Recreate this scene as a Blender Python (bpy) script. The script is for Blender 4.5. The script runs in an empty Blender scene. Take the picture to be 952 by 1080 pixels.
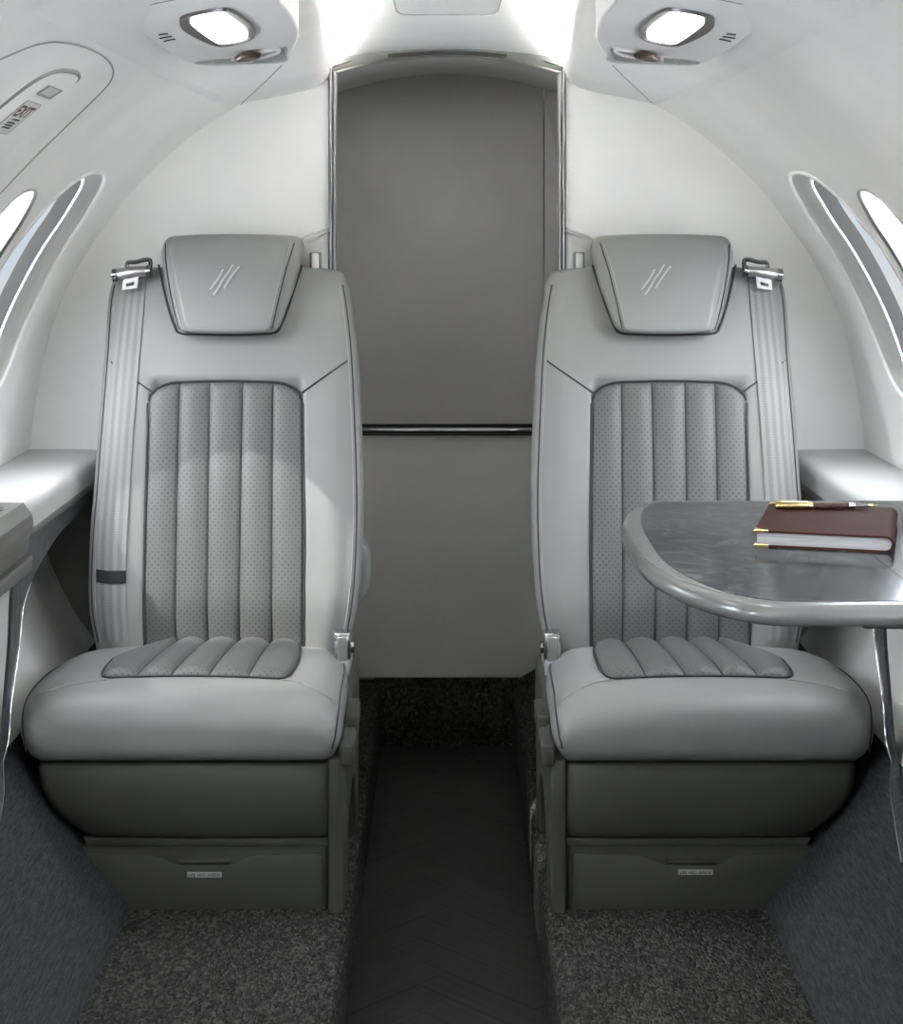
import bpy, bmesh, math, random
from mathutils import Vector, Matrix
from mathutils.geometry import delaunay_2d_cdt
random.seed(7)
scn = bpy.context.scene
COL = scn.collection
# ------------------------------------------------------------------ camera model (used to read sizes off at true depths)
F, VX, VY, EZ = 1850.0, 471.5, 228.0, 1.10
def P(px, py, Y): return Vector(((px-VX)*Y/F, Y, EZ-(py-VY)*Y/F))
def lerp(a, b, t): return a+(b-a)*t
def clamp(x, a=0., b=1.): return max(a, min(b, x))
def sstep(a, b, x):
    t = clamp((x-a)/(b-a)); return t*t*(3-2*t)
def interp(x, tab):                       # piecewise smooth table [(x, v..)]
    if x <= tab[0][0]: return tab[0][1]
    for i in range(len(tab)-1):
        x0, v0 = tab[i]; x1, v1 = tab[i+1]
        if x <= x1:
            m0 = (v1-tab[i-1][1])/(x1-tab[i-1][0]) if i else (v1-v0)/(x1-x0)
            m1 = (tab[i+2][1]-v0)/(tab[i+2][0]-x0) if i+2 < len(tab) else (v1-v0)/(x1-x0)
            h = x1-x0; t = (x-x0)/h
            return (2*t**3-3*t*t+1)*v0+(t**3-2*t*t+t)*h*m0+(-2*t**3+3*t*t)*v1+(t**3-t*t)*h*m1
    return tab[-1][1]

# ------------------------------------------------------------------ materials
def new_mat(name):
    m = bpy.data.materials.new(name); m.use_nodes = True
    nt = m.node_tree; return m, nt, nt.nodes['Principled BSDF']
def setb(b, col, rough, metal=0., spec=.5):
    b.inputs['Base Color'].default_value = (*col, 1); b.inputs['Roughness'].default_value = rough
    b.inputs['Metallic'].default_value = metal; b.inputs['Specular IOR Level'].default_value = spec
def node(nt, t, **kw):
    n = nt.nodes.new(t)
    for k, v in kw.items(): setattr(n, k, v)
    return n
def objco(nt, scale=(1,1,1), rot=(0,0,0)):
    tc = node(nt, 'ShaderNodeTexCoord'); mp = node(nt, 'ShaderNodeMapping')
    mp.inputs['Scale'].default_value = scale; mp.inputs['Rotation'].default_value = rot
    nt.links.new(tc.outputs['Object'], mp.inputs['Vector']); return mp.outputs['Vector']
def bump(nt, b, height, strength, dist):
    bp = node(nt, 'ShaderNodeBump'); bp.inputs['Strength'].default_value = strength; bp.inputs['Distance'].default_value = dist
    nt.links.new(height, bp.inputs['Height']); nt.links.new(bp.outputs['Normal'], b.inputs['Normal'])
def noise(nt, vec, scale, detail=4, rough=.55):
    n = node(nt, 'ShaderNodeTexNoise'); n.inputs['Scale'].default_value = scale
    n.inputs['Detail'].default_value = detail; n.inputs['Roughness'].default_value = rough
    nt.links.new(vec, n.inputs['Vector']); return n.outputs['Fac']
def ramp(nt, fac, stops):
    r = node(nt, 'ShaderNodeValToRGB'); cr = r.color_ramp
    while len(cr.elements) < len(stops): cr.elements.new(.5)
    for e, (p, c) in zip(cr.elements, stops): e.position = p; e.color = (*c, 1)
    nt.links.new(fac, r.inputs['Fac']); return r.outputs['Color']
def math_(nt, op, a, b=None, c=None):
    n = node(nt, 'ShaderNodeMath', operation=op)
    for i, v in enumerate((a, b, c)):
        if v is None: continue
        if isinstance(v, (int, float)): n.inputs[i].default_value = v
        else: nt.links.new(v, n.inputs[i])
    return n.outputs[0]
def plain(name, col, rough, metal=0., spec=.5, grain=None):
    m, nt, b = new_mat(name); setb(b, col, rough, metal, spec)
    sc, st, di = grain or (90, .05, .001)
    v = objco(nt); n = noise(nt, v, sc, 3)
    if st: bump(nt, b, n, st, di)
    r = ramp(nt, noise(nt, v, 6, 2), [(.3, tuple(c*.97 for c in col)), (.7, tuple(min(1, c*1.02) for c in col))])
    nt.links.new(r, b.inputs['Base Color'])
    return m
def g(v): return (v, v, v)
M = {}
M['shell'] = plain('shell_white', (.89, .886, .872), .55, 0, .3, (40, .02, .001))
M['ceiling'] = plain('ceiling_white', (.82, .816, .80), .6, 0, .2, (40, .02, .001))
M['bulkhead'] = plain('bulkhead_white', (.88, .877, .862), .6, 0, .25, (60, .02, .001))
M['lowpanel'] = plain('panel_grey', (.58, .577, .565), .55, 0, .3)
M['leather'] = plain('leather_light', (.228, .226, .219), .45, 0, .4, (420, .10, .0006))
M['leather2'] = plain('leather_pad', (.43, .427, .416), .45, 0, .4, (420, .10, .0006))
M['seam'] = plain('seam_dark', (.030, .030, .032), .7)
M['seam2'] = plain('stitch_grey', (.33, .33, .325), .7)
M['chrome'] = plain('chrome', (.62, .62, .63), .16, 1., .5, (200, 0, .001))
M['satin'] = plain('satin_metal', (.50, .495, .48), .34, 1., .5, (200, .02, .0005))
M['darkchrome'] = plain('dark_chrome', (.24, .24, .245), .16, 1., .5, (200, 0, .001))
M['skirt'] = plain('skirt_olive', (.056, .0565, .048), .55, 0, .35, (260, .06, .0008))
M['slot'] = plain('slot_black', (.012, .012, .012), .8)
M['bezel'] = plain('bezel_grey', (.16, .15, .145), .3, .6)
M['placard'] = plain('placard_grey', (.42, .42, .40), .5)
M['ink'] = plain('ink_black', (.02, .02, .02), .6)
M['red'] = plain('exit_red', (.10, .004, .010), .5)
M['white'] = plain('label_white', (.66, .66, .64), .5)
M['gold'] = plain('gold', (.80, .64, .30), .22, 1.)
M['silver'] = plain('silver', (.66, .65, .62), .2, 1.)
M['rim'] = plain('table_rim', (.165, .168, .162), .2, .2, .5, (60, 0, .001))
M['wood'] = None
M['belt'] = None
M['plastic'] = plain('latch_plastic', (.72, .715, .70), .4)
M['winrim'] = plain('window_rim_white', (.82, .815, .80), .35, 0, .5, (60, 0, .001))
M['winreveal'] = plain('window_reveal_grey', (.028, .027, .026), .9, 0, .05)
M['midgrey'] = plain('mid_grey', (.26, .256, .25), .5)
M['doorlow'] = plain('door_lower_brightened', (.60, .597, .582), .6, 0, .25)  # lower leaf lightened in colour to make up for the weak light there
M['headergrey'] = plain('header_grey', (.24, .238, .23), .45)
M['jamb'] = plain('jamb_satin', (.36, .36, .365), .42, .85, .5, (200, 0, .001))
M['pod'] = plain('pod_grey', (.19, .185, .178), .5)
M['shoulder'] = plain('shoulder_grey', (.52, .517, .505), .5)
M['emb_l'] = plain('emboss_light', (.42, .418, .41), .4)
M['emb_d'] = plain('emboss_dark', (.20, .199, .195), .5)
M['winrecess'] = plain('window_recess', (.52, .515, .505), .4, 0, .45)
# perforated leather
def perforated(name, axis):
    m, nt, b = new_mat(name); setb(b, g(.25), .5, 0, .4)
    v = objco(nt); sep = node(nt, 'ShaderNodeSeparateXYZ'); nt.links.new(v, sep.inputs[0])
    S = .0112
    a = math_(nt, 'DIVIDE', sep.outputs['X'], S); c = math_(nt, 'DIVIDE', sep.outputs[axis], S)
    def dots(a, c):
        fa = math_(nt, 'SUBTRACT', math_(nt, 'FRACT', a), .5); fc = math_(nt, 'SUBTRACT', math_(nt, 'FRACT', c), .5)
        return math_(nt, 'SQRT', math_(nt, 'ADD', math_(nt, 'MULTIPLY', fa, fa), math_(nt, 'MULTIPLY', fc, fc)))
    d = math_(nt, 'MINIMUM', dots(a, c), dots(math_(nt, 'ADD', a, .5), math_(nt, 'ADD', c, .5)))
    col = ramp(nt, d, [(.085, (.045, .045, .045)), (.135, (.112, .111, .107))])
    nt.links.new(col, b.inputs['Base Color'])
    h = math_(nt, 'ADD', math_(nt, 'MULTIPLY', math_(nt, 'MINIMUM', d, .16), 4.), math_(nt, 'MULTIPLY', noise(nt, v, 420, 3), .3))
    bump(nt, b, h, .25, .0008)
    return m
M['perf_back'] = perforated('leather_perforated_back', 'Z')
M['perf_seat'] = perforated('leather_perforated_seat', 'Y')
# carpet
def carpet():
    m, nt, b = new_mat('loop_carpet'); setb(b, g(.05), .95, 0, .1)
    v = objco(nt, (1.15, .62, .9)); vo = node(nt, 'ShaderNodeTexVoronoi'); vo.inputs['Scale'].default_value = 205
    n1 = noise(nt, v, 60, 3)
    mx = node(nt, 'ShaderNodeMixRGB'); mx.inputs['Fac'].default_value = .012
    nt.links.new(v, mx.inputs[1]); 
    nn = node(nt, 'ShaderNodeTexNoise'); nn.inputs['Scale'].default_value = 120; nt.links.new(v, nn.inputs['Vector']); nt.links.new(nn.outputs['Color'], mx.inputs[2])
    nt.links.new(mx.outputs[0], vo.inputs['Vector'])
    cell = node(nt, 'ShaderNodeSeparateColor'); nt.links.new(vo.outputs['Color'], cell.inputs[0])
    fac = math_(nt, 'ADD', math_(nt, 'MULTIPLY', cell.outputs[0], .65), math_(nt, 'MULTIPLY', n1, .35))
    col = ramp(nt, fac, [(.15, (.026, .0255, .024)), (.55, (.058, .057, .053)), (.85, (.112, .109, .100)), (1., (.19, .184, .172))])
    nt.links.new(col, b.inputs['Base Color'])
    inv = math_(nt, 'SUBTRACT', 1., math_(nt, 'MULTIPLY', vo.outputs['Distance'], 1.3))
    bump(nt, b, inv, 1., .006)
    return m
M['carpet'] = carpet()
def cloth():
    m, nt, b = new_mat('dado_weave'); setb(b, g(.05), .9, 0, .15)
    h = None
    for sc in ((60, 30, 520), (400, 430, 40)):
        n = noise(nt, objco(nt, sc, (math.radians(14), 0, 0)), 1.0, 2)
        h = n if h is None else math_(nt, 'ADD', h, n)
    h = math_(nt, 'MULTIPLY', h, .5)
    col = ramp(nt, h, [(.34, (.020, .0205, .0225)), (.50, (.040, .041, .045)), (.66, (.068, .069, .075))])
    nt.links.new(col, b.inputs['Base Color']); bump(nt, b, h, .5, .0015)
    return m
M['cloth'] = cloth()
def marble(name, base, vein, rough):
    m, nt, b = new_mat(name); setb(b, base, rough, 0, .5)
    v = objco(nt, (1, 1, 1), (0, 0, .6)); n = noise(nt, v, 7, 8, .62)
    wv = node(nt, 'ShaderNodeTexNoise'); wv.inputs['Scale'].default_value = 9; wv.inputs['Detail'].default_value = 6; wv.inputs['Distortion'].default_value = 2.2
    nt.links.new(v, wv.inputs['Vector'])
    e = math_(nt, 'ABSOLUTE', math_(nt, 'SUBTRACT', wv.outputs['Fac'], .5))
    veins = ramp(nt, e, [(0., vein), (.022, tuple(lerp(a, c, .75) for a, c in zip(vein, base))), (.07, base)])
    mx = node(nt, 'ShaderNodeMixRGB', blend_type='MIX'); nt.links.new(ramp(nt, n, [(.35, g(0)), (.7, g(.6))]), mx.inputs[0])
    mx.inputs[2].default_value = (*tuple(c*1.7 for c in base), 1); nt.links.new(veins, mx.inputs[1])
    nt.links.new(mx.outputs[0], b.inputs['Base Color']); return m
M['marble'] = marble('table_marble', (.018, .0185, .021), (.105, .107, .112), .12)
M['marble'].node_tree.nodes['Principled BSDF'].inputs['Specular IOR Level'].default_value = .15
M['marble2'] = marble('sidewall_marble', (.050, .051, .056), (.13, .13, .135), .32)
M['marble2'].node_tree.nodes['Principled BSDF'].inputs['Specular IOR Level'].default_value = .2
def wood():
    m, nt, b = new_mat('console_wood'); setb(b, g(.2), .38, 0, .4)
    v = objco(nt, (26, 2.2, 40)); n = noise(nt, v, 3, 6)
    nt.links.new(ramp(nt, n, [(.3, (.095, .091, .084)), (.55, (.135, .130, .120)), (.75, (.17, .164, .152))]), b.inputs['Base Color'])
    bump(nt, b, n, .12, .001); return m
M['wood'] = wood()
def beltm():
    m, nt, b = new_mat('belt_webbing'); setb(b, g(.4), .6, 0, .3)
    v = objco(nt, (1, 1, 1)); sep = node(nt, 'ShaderNodeSeparateXYZ'); nt.links.new(v, sep.inputs[0])
    at = node(nt, 'ShaderNodeUVMap'); su = node(nt, 'ShaderNodeSeparateXYZ'); nt.links.new(at.outputs['UV'], su.inputs[0])
    w = math_(nt, 'SINE', math_(nt, 'MULTIPLY', su.outputs['X'], 22.))
    col = ramp(nt, math_(nt, 'ADD', math_(nt, 'MULTIPLY', w, .5), .5), [(.2, g(.19)), (.8, g(.25))])
    nt.links.new(col, b.inputs['Base Color'])
    bump(nt, b, math_(nt, 'SINE', math_(nt, 'MULTIPLY', su.outputs['Y'], 900.)), .15, .0006); return m
M['belt'] = beltm()
def doorm():
    m, nt, b = new_mat('door_suede'); setb(b, g(.2), .6, 0, .3)
    n = noise(nt, objco(nt), 5, 5)
    nt.links.new(ramp(nt, n, [(.3, (.45, .448, .437)), (.7, (.49, .487, .475))]), b.inputs['Base Color']); return m
M['door'] = doorm()
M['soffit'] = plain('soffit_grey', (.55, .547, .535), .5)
def plankm():
    m, nt, b = new_mat('plank_black_oak'); setb(b, g(.02), .5, 0, .35)
    at = node(nt, 'ShaderNodeUVMap'); mp = node(nt, 'ShaderNodeMapping'); mp.inputs['Scale'].default_value = (3.5, 70, 1)
    nt.links.new(at.outputs['UV'], mp.inputs['Vector']); n = noise(nt, mp.outputs[0], 1.5, 5)
    nt.links.new(ramp(nt, n, [(.3, (.017, .0165, .0165)), (.7, (.034, .033, .032))]), b.inputs['Base Color'])
    bump(nt, b, n, .35, .0015); return m
M['plank'] = plankm()
def covm():
    m, nt, b = new_mat('notebook_brown'); setb(b, (.10, .035, .022), .65, 0, .1)
    v = objco(nt); vo = node(nt, 'ShaderNodeTexVoronoi'); vo.inputs['Scale'].default_value = 520; nt.links.new(v, vo.inputs['Vector'])
    nt.links.new(ramp(nt, noise(nt, v, 500, 3), [(.3, (.026, .0078, .005)), (.7, (.058, .018, .0115))]), b.inputs['Base Color'])
    bump(nt, b, vo.outputs['Distance'], .35, .0012); return m
M['cover'] = covm()
def pagem():
    m, nt, b = new_mat('notebook_pages'); setb(b, g(.4), .6)
    n = noise(nt, objco(nt, (14, 14, 900)), 1, 4)
    nt.links.new(ramp(nt, n, [(.3, g(.24)), (.7, g(.44))]), b.inputs['Base Color']); return m
M['pages'] = pagem()
def barrelm():
    m, nt, b = new_mat('pen_leather'); setb(b, (.05, .018, .012), .35)
    vo = node(nt, 'ShaderNodeTexVoronoi'); vo.inputs['Scale'].default_value = 480; nt.links.new(objco(nt), vo.inputs['Vector'])
    nt.links.new(ramp(nt, vo.outputs['Distance'], [(.2, (.09, .032, .02)), (.7, (.022, .008, .006))]), b.inputs['Base Color'])
    bump(nt, b, vo.outputs['Distance'], .6, .001); return m
M['barrel'] = barrelm()
def emit(name, col, s):
    m = bpy.data.materials.new(name); m.use_nodes = True; nt = m.node_tree; nt.nodes.clear()
    e = node(nt, 'ShaderNodeEmission'); e.inputs[0].default_value = (*col, 1); e.inputs[1].default_value = s
    nt.links.new(e.outputs[0], node(nt, 'ShaderNodeOutputMaterial').inputs[0]); return m
LED = 150.0
M['led'] = emit('cove_led', (1, .97, .93), LED)
M['lens'] = emit('lamp_lens', (1, .99, .975), 3.5)
def glassm(name, tint, refl=.06):
    m = bpy.data.materials.new(name); m.use_nodes = True; nt = m.node_tree; nt.nodes.clear()
    t = node(nt, 'ShaderNodeBsdfTransparent'); t.inputs[0].default_value = (*tint, 1)
    gl = node(nt, 'ShaderNodeBsdfGlossy'); gl.inputs['Roughness'].default_value = .02
    mx = node(nt, 'ShaderNodeMixShader'); mx.inputs[0].default_value = refl
    nt.links.new(t.outputs[0], mx.inputs[1]); nt.links.new(gl.outputs[0], mx.inputs[2])
    nt.links.new(mx.outputs[0], node(nt, 'ShaderNodeOutputMaterial').inputs[0]); return m
M['glass'] = glassm('window_glass', (.97, .98, .99))
M['glassdark'] = glassm('window_glass_tinted', (.34, .33, .32))
M['ventglass'] = plain('vent_eye', (.10, .06, .045), .08, .3, .8)

# ------------------------------------------------------------------ mesh helpers
MX = 1                                     # -1 builds the mirrored twin
BASE = {}
def root(name, loc, label, cat, group=None, kind=None):
    o = bpy.data.objects.new(name, None); COL.objects.link(o)
    l = Vector((loc[0]*MX, loc[1], loc[2])); o.location = l; o.empty_display_size = .05; BASE[o.name] = l
    tag(o, label, cat, group, kind); return o
def tag(o, label=None, cat=None, group=None, kind=None):
    if label: o['label'] = label
    if cat: o['category'] = cat
    if group: o['group'] = group
    if kind: o['kind'] = kind
def mesh(name, V, Fc, mat, parent=None, smooth=40, mi=None, uv=None, noflip=False, recalc=True, loc=None, mx=True):
    me = bpy.data.meshes.new(name)
    s = MX if mx else 1
    if parent is not None: b = BASE[parent.name]
    elif loc is not None: b = Vector((loc[0]*s, loc[1], loc[2]))
    else: b = Vector((0, 0, 0))
    V = [Vector((v[0]*s, v[1], v[2]))-b for v in V]
    if s < 0: Fc = [tuple(reversed(f)) for f in Fc]
    me.from_pydata(V, [], Fc)
    mats = mat if isinstance(mat, (list, tuple)) else [mat]
    for m in mats: me.materials.append(m)
    if mi:
        for p, i in zip(me.polygons, mi): p.material_index = i
    if uv:
        lay = me.uv_layers.new(name='UVMap')
        for lp in me.loops: lay.data[lp.index].uv = uv[lp.vertex_index]
    if recalc:
        bm = bmesh.new(); bm.from_mesh(me); bmesh.ops.recalc_face_normals(bm, faces=bm.faces); bm.to_mesh(me); bm.free()
    if smooth:
        me.shade_smooth(); me.set_sharp_from_angle(angle=math.radians(smooth))
    o = bpy.data.objects.new(name, me); COL.objects.link(o)
    if parent is not None: o.parent = parent
    else: o.location = b
    BASE[o.name] = b
    return o
class Geo:
    def __init__(s): s.V = []; s.F = []; s.mi = []
    def add(s, VF, m=0):
        n = len(s.V); s.V += [Vector(v) for v in VF[0]]; s.F += [tuple(i+n for i in f) for f in VF[1]]; s.mi += [m]*len(VF[1]); return s
    def build(s, name, mat, parent=None, **k): return mesh(name, s.V, s.F, mat, parent, mi=s.mi, **k)
def bm_out(bm):
    bm.verts.index_update(); V = [v.co.copy() for v in bm.verts]; Fc = [tuple(v.index for v in f.verts) for f in bm.faces]; bm.free(); return V, Fc
def rbox(x0, x1, y0, y1, z0, z1, r=0., seg=3, rot=None):
    bm = bmesh.new(); bmesh.ops.create_cube(bm, size=1)
    for v in bm.verts: v.co = Vector(((v.co.x)*(x1-x0), v.co.y*(y1-y0), v.co.z*(z1-z0)))
    if r: bmesh.ops.bevel(bm, geom=bm.edges[:], offset=r, segments=seg, affect='EDGES', profile=.5)
    c = Vector(((x0+x1)/2, (y0+y1)/2, (z0+z1)/2))
    for v in bm.verts: v.co = (rot @ v.co if rot else v.co)+c
    return bm_out(bm)
def prism(poly, fn, t0, t1, bev=0., seg=2):
    """2-D polygon -> solid; fn(a, b, t) -> point"""
    bm = bmesh.new()
    lo = [bm.verts.new(fn(a, b, t0)) for a, b in poly]; hi = [bm.verts.new(fn(a, b, t1)) for a, b in poly]
    n = len(poly); bm.faces.new(lo); top = bm.faces.new(hi)
    for i in range(n): bm.faces.new((lo[i], lo[(i+1) % n], hi[(i+1) % n], hi[i]))
    bmesh.ops.recalc_face_normals(bm, faces=bm.faces)
    if bev:
        bmesh.ops.bevel(bm, geom=list(top.edges)+[e for e in bm.faces[0].edges], offset=bev, segments=seg, affect='EDGES', profile=.5)
    return bm_out(bm)
def tube(pts, r, n=8, closed=False, cap=True):
    pts = [Vector(p) for p in pts]; V = []; Fc = []; N = len(pts); up = None
    for i, p in enumerate(pts):
        a = pts[(i-1) % N] if (closed or i) else p; b = pts[(i+1) % N] if (closed or i < N-1) else p
        t = (b-a).normalized()
        if up is None:
            up = Vector((0, 0, 1)) if abs(t.z) < .9 else Vector((1, 0, 0))
        up = (up-t*up.dot(t)).normalized(); s = t.cross(up)
        rr = r[i] if isinstance(r, (list, tuple)) else r
        for k in range(n):
            an = 2*math.pi*k/n; V.append(p+(up*math.cos(an)+s*math.sin(an))*rr)
    for i in range(N if closed else N-1):
        j = (i+1) % N
        for k in range(n): Fc.append((i*n+k, i*n+(k+1) % n, j*n+(k+1) % n, j*n+k))
    if cap and not closed: Fc.append(tuple(range(n-1, -1, -1))); Fc.append(tuple((N-1)*n+k for k in range(n)))
    return V, Fc
def loft(rings, cap0=True, cap1=True, closed=True):
    V = [v for r in rings for v in r]; n = len(rings[0]); Fc = []
    for i in range(len(rings)-1):
        for k in range(n if closed else n-1):
            Fc.append((i*n+k, i*n+(k+1) % n, (i+1)*n+(k+1) % n, (i+1)*n+k))
    if cap0: Fc.append(tuple(range(n-1, -1, -1)))
    if cap1: Fc.append(tuple((len(rings)-1)*n+k for k in range(n)))
    return V, Fc
def spline(pts, n=8, closed=False):
    pts = [Vector(p) for p in pts]; out = []; N = len(pts)
    for i in range(N if closed else N-1):
        p1, p2 = pts[i], pts[(i+1) % N]
        p0 = pts[i-1] if (closed or i) else p1; p3 = pts[(i+2) % N] if (closed or i+2 < N) else p2
        for k in range(n):
            t = k/n
            out.append(.5*((2*p1)+(p2-p0)*t+(2*p0-5*p1+4*p2-p3)*t*t+(3*p1-p0-3*p2+p3)*t**3))
    if not closed: out.append(pts[-1])
    return out
def lathe(prof, origin, axis, n=24):
    """prof: (distance along axis, radius)"""
    axis = Vector(axis).normalized(); u = axis.orthogonal().normalized(); w = axis.cross(u)
    rings = [[Vector(origin)+axis*d+(u*math.cos(2*math.pi*k/n)+w*math.sin(2*math.pi*k/n))*max(r, 1e-5) for k in range(n)] for d, r in prof]
    return loft(rings)
def text_geo(body, height, width, fn, thick, space=1.0, bold=.012):
    cu = bpy.data.curves.new('lettering', 'FONT'); cu.body = body; cu.size = 1; cu.extrude = .5; cu.resolution_u = 2; cu.space_character = space; cu.offset = bold
    o = bpy.data.objects.new('lettering', cu); COL.objects.link(o); bpy.context.view_layer.update()
    me = o.evaluated_get(bpy.context.evaluated_depsgraph_get()).to_mesh()
    V = [v.co.copy() for v in me.vertices]; Fc = [tuple(p.vertices) for p in me.polygons]
    bpy.data.objects.remove(o); bpy.data.curves.remove(cu)
    x0 = min(v.x for v in V); x1 = max(v.x for v in V); y0 = min(v.y for v in V); y1 = max(v.y for v in V)
    return [fn((v.x-x0)/(x1-x0)*width-width/2, (v.y-y0)/(y1-y0)*height-height/2, (v.z+.5)*thick) for v in V], Fc

# ------------------------------------------------------------------ fuselage section
PROF = [(.4134, 1.3232), (.4909, 1.2741), (.5912, 1.1889), (.6461, 1.1284), (.6782, 1.0849), (.7066, 1.047), (.7407, .9903),
        (.7785, .9108), (.8031, .8257), (.822, .7235), (.8334, .6346)]
_zt = [(z, x) for x, z in reversed(PROF)]
LOW = [(-.02, .488), (0., .50), (.06, .552), (.12, .60), (.19, .655), (.25, .700), (.32, .748), (.40, .790), (.50, .822), (.60, .833), (.6346, .8334)]
def Xup(z): return interp(z, _zt)
def Xlow(z): return interp(z, LOW)
# arclength tables, s = 0 at the armrest ledge
_S = [(0., .6346)]
_n = 300
for i in range(1, _n+1):
    z0 = .6346+(1.3232-.6346)*(i-1)/_n; z1 = .6346+(1.3232-.6346)*i/_n
    _S.append((_S[-1][0]+math.hypot(z1-z0, Xup(z1)-Xup(z0)), z1))
SMAX = _S[-1][0]
def z_of_s(s):
    s = clamp(s, 0, SMAX); lo, hi = 0, _n
    while hi-lo > 1:
        m = (lo+hi)//2
        if _S[m][0] <= s: lo = m
        else: hi = m
    a, b = _S[lo], _S[hi]; return a[1]+(b[1]-a[1])*(s-a[0])/(b[0]-a[0])
def wall(Y, s, d=0.):
    """point on the LEFT sidewall (negative x); d = distance out of the cabin"""
    z = z_of_s(s); e = .004
    n = Vector((-(2*e), 0, Xup(z-e)-Xup(z+e))).normalized() if s < SMAX else Vector((-.53, 0, .85)).normalized()
    zc = clamp(z, .6346+e, 1.3232-e); t = Vector((-(Xup(zc+e)-Xup(zc-e)), 0, 2*e)).normalized()
    n = Vector((-t.z, 0, t.x))
    return Vector((-Xup(z), Y, z))+n*d
Y0, YB = -.6, 3.5                          # cabin from behind the camera to the bulkhead

# ------------------------------------------------------------------ sidewalls with window cut-outs
def oval(yc, sc, a, b, n=64, e=2.7, lean=0.):
    out = []
    for k in range(n):
        t = 2*math.pi*k/n; c, s_ = math.cos(t), math.sin(t)
        y = a*math.copysign(abs(c)**(2/e), c); s = b*math.copysign(abs(s_)**(2/e), s_)
        out.append((yc+y+lean*s, sc+s))
    return out
WINS = [dict(o=oval(3.052, .370, .205, .232, lean=-.03), i=oval(3.000, .368, .118, .208, lean=-.04), deep=False),
        dict(o=oval(2.700, .360, .108, .196, lean=-.05), i=oval(2.700, .360, .1035, .190, lean=-.05), deep=True)]
for k in range(3):
    WINS.append(dict(o=oval(1.94-.60*k, .368, .205, .232), i=oval(1.90-.60*k, .368, .118, .208), deep=False))
def in_poly(p, poly):
    c = False; n = len(poly); j = n-1
    for i in range(n):
        if (poly[i][1] > p[1]) != (poly[j][1] > p[1]) and p[0] < (poly[j][0]-poly[i][0])*(p[1]-poly[i][1])/(poly[j][1]-poly[i][1])+poly[i][0]: c = not c
        j = i
    return c
def build_wall():
    pts = []; edges = []
    for w in WINS:
        n0 = len(pts); L = w['o']; pts += [Vector(p) for p in L]; edges += [(n0+i, n0+(i+1) % len(L)) for i in range(len(L))]
    step = .028; ny = int((YB-Y0)/step)+1; ns = int(SMAX/step)+1
    def near(p):
        for w in WINS:
            for q in w['o']:
                if abs(q[0]-p[0])+abs(q[1]-p[1]) < .016: return True
        return False
    for i in range(ny+1):
        for j in range(ns+1):
            p = (Y0+(YB-Y0)*i/ny, SMAX*j/ns)
            if any(in_poly(p, w['o']) for w in WINS) or near(p): continue
            pts.append(Vector(p))
    V, E, Fc, *_ = delaunay_2d_cdt(pts, edges, [], 0, 1e-6)
    Fk = []
    for f in Fc:
        c = sum((V[i] for i in f), Vector((0, 0)))/len(f)
        if any(in_poly((c.x, c.y), w['o']) for w in WINS): continue
        Fk.append(tuple(f))
    return [wall(v.x, v.y) for v in V], Fk
WV, WF = build_wall()
wallroot = {}
winno = 0
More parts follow.
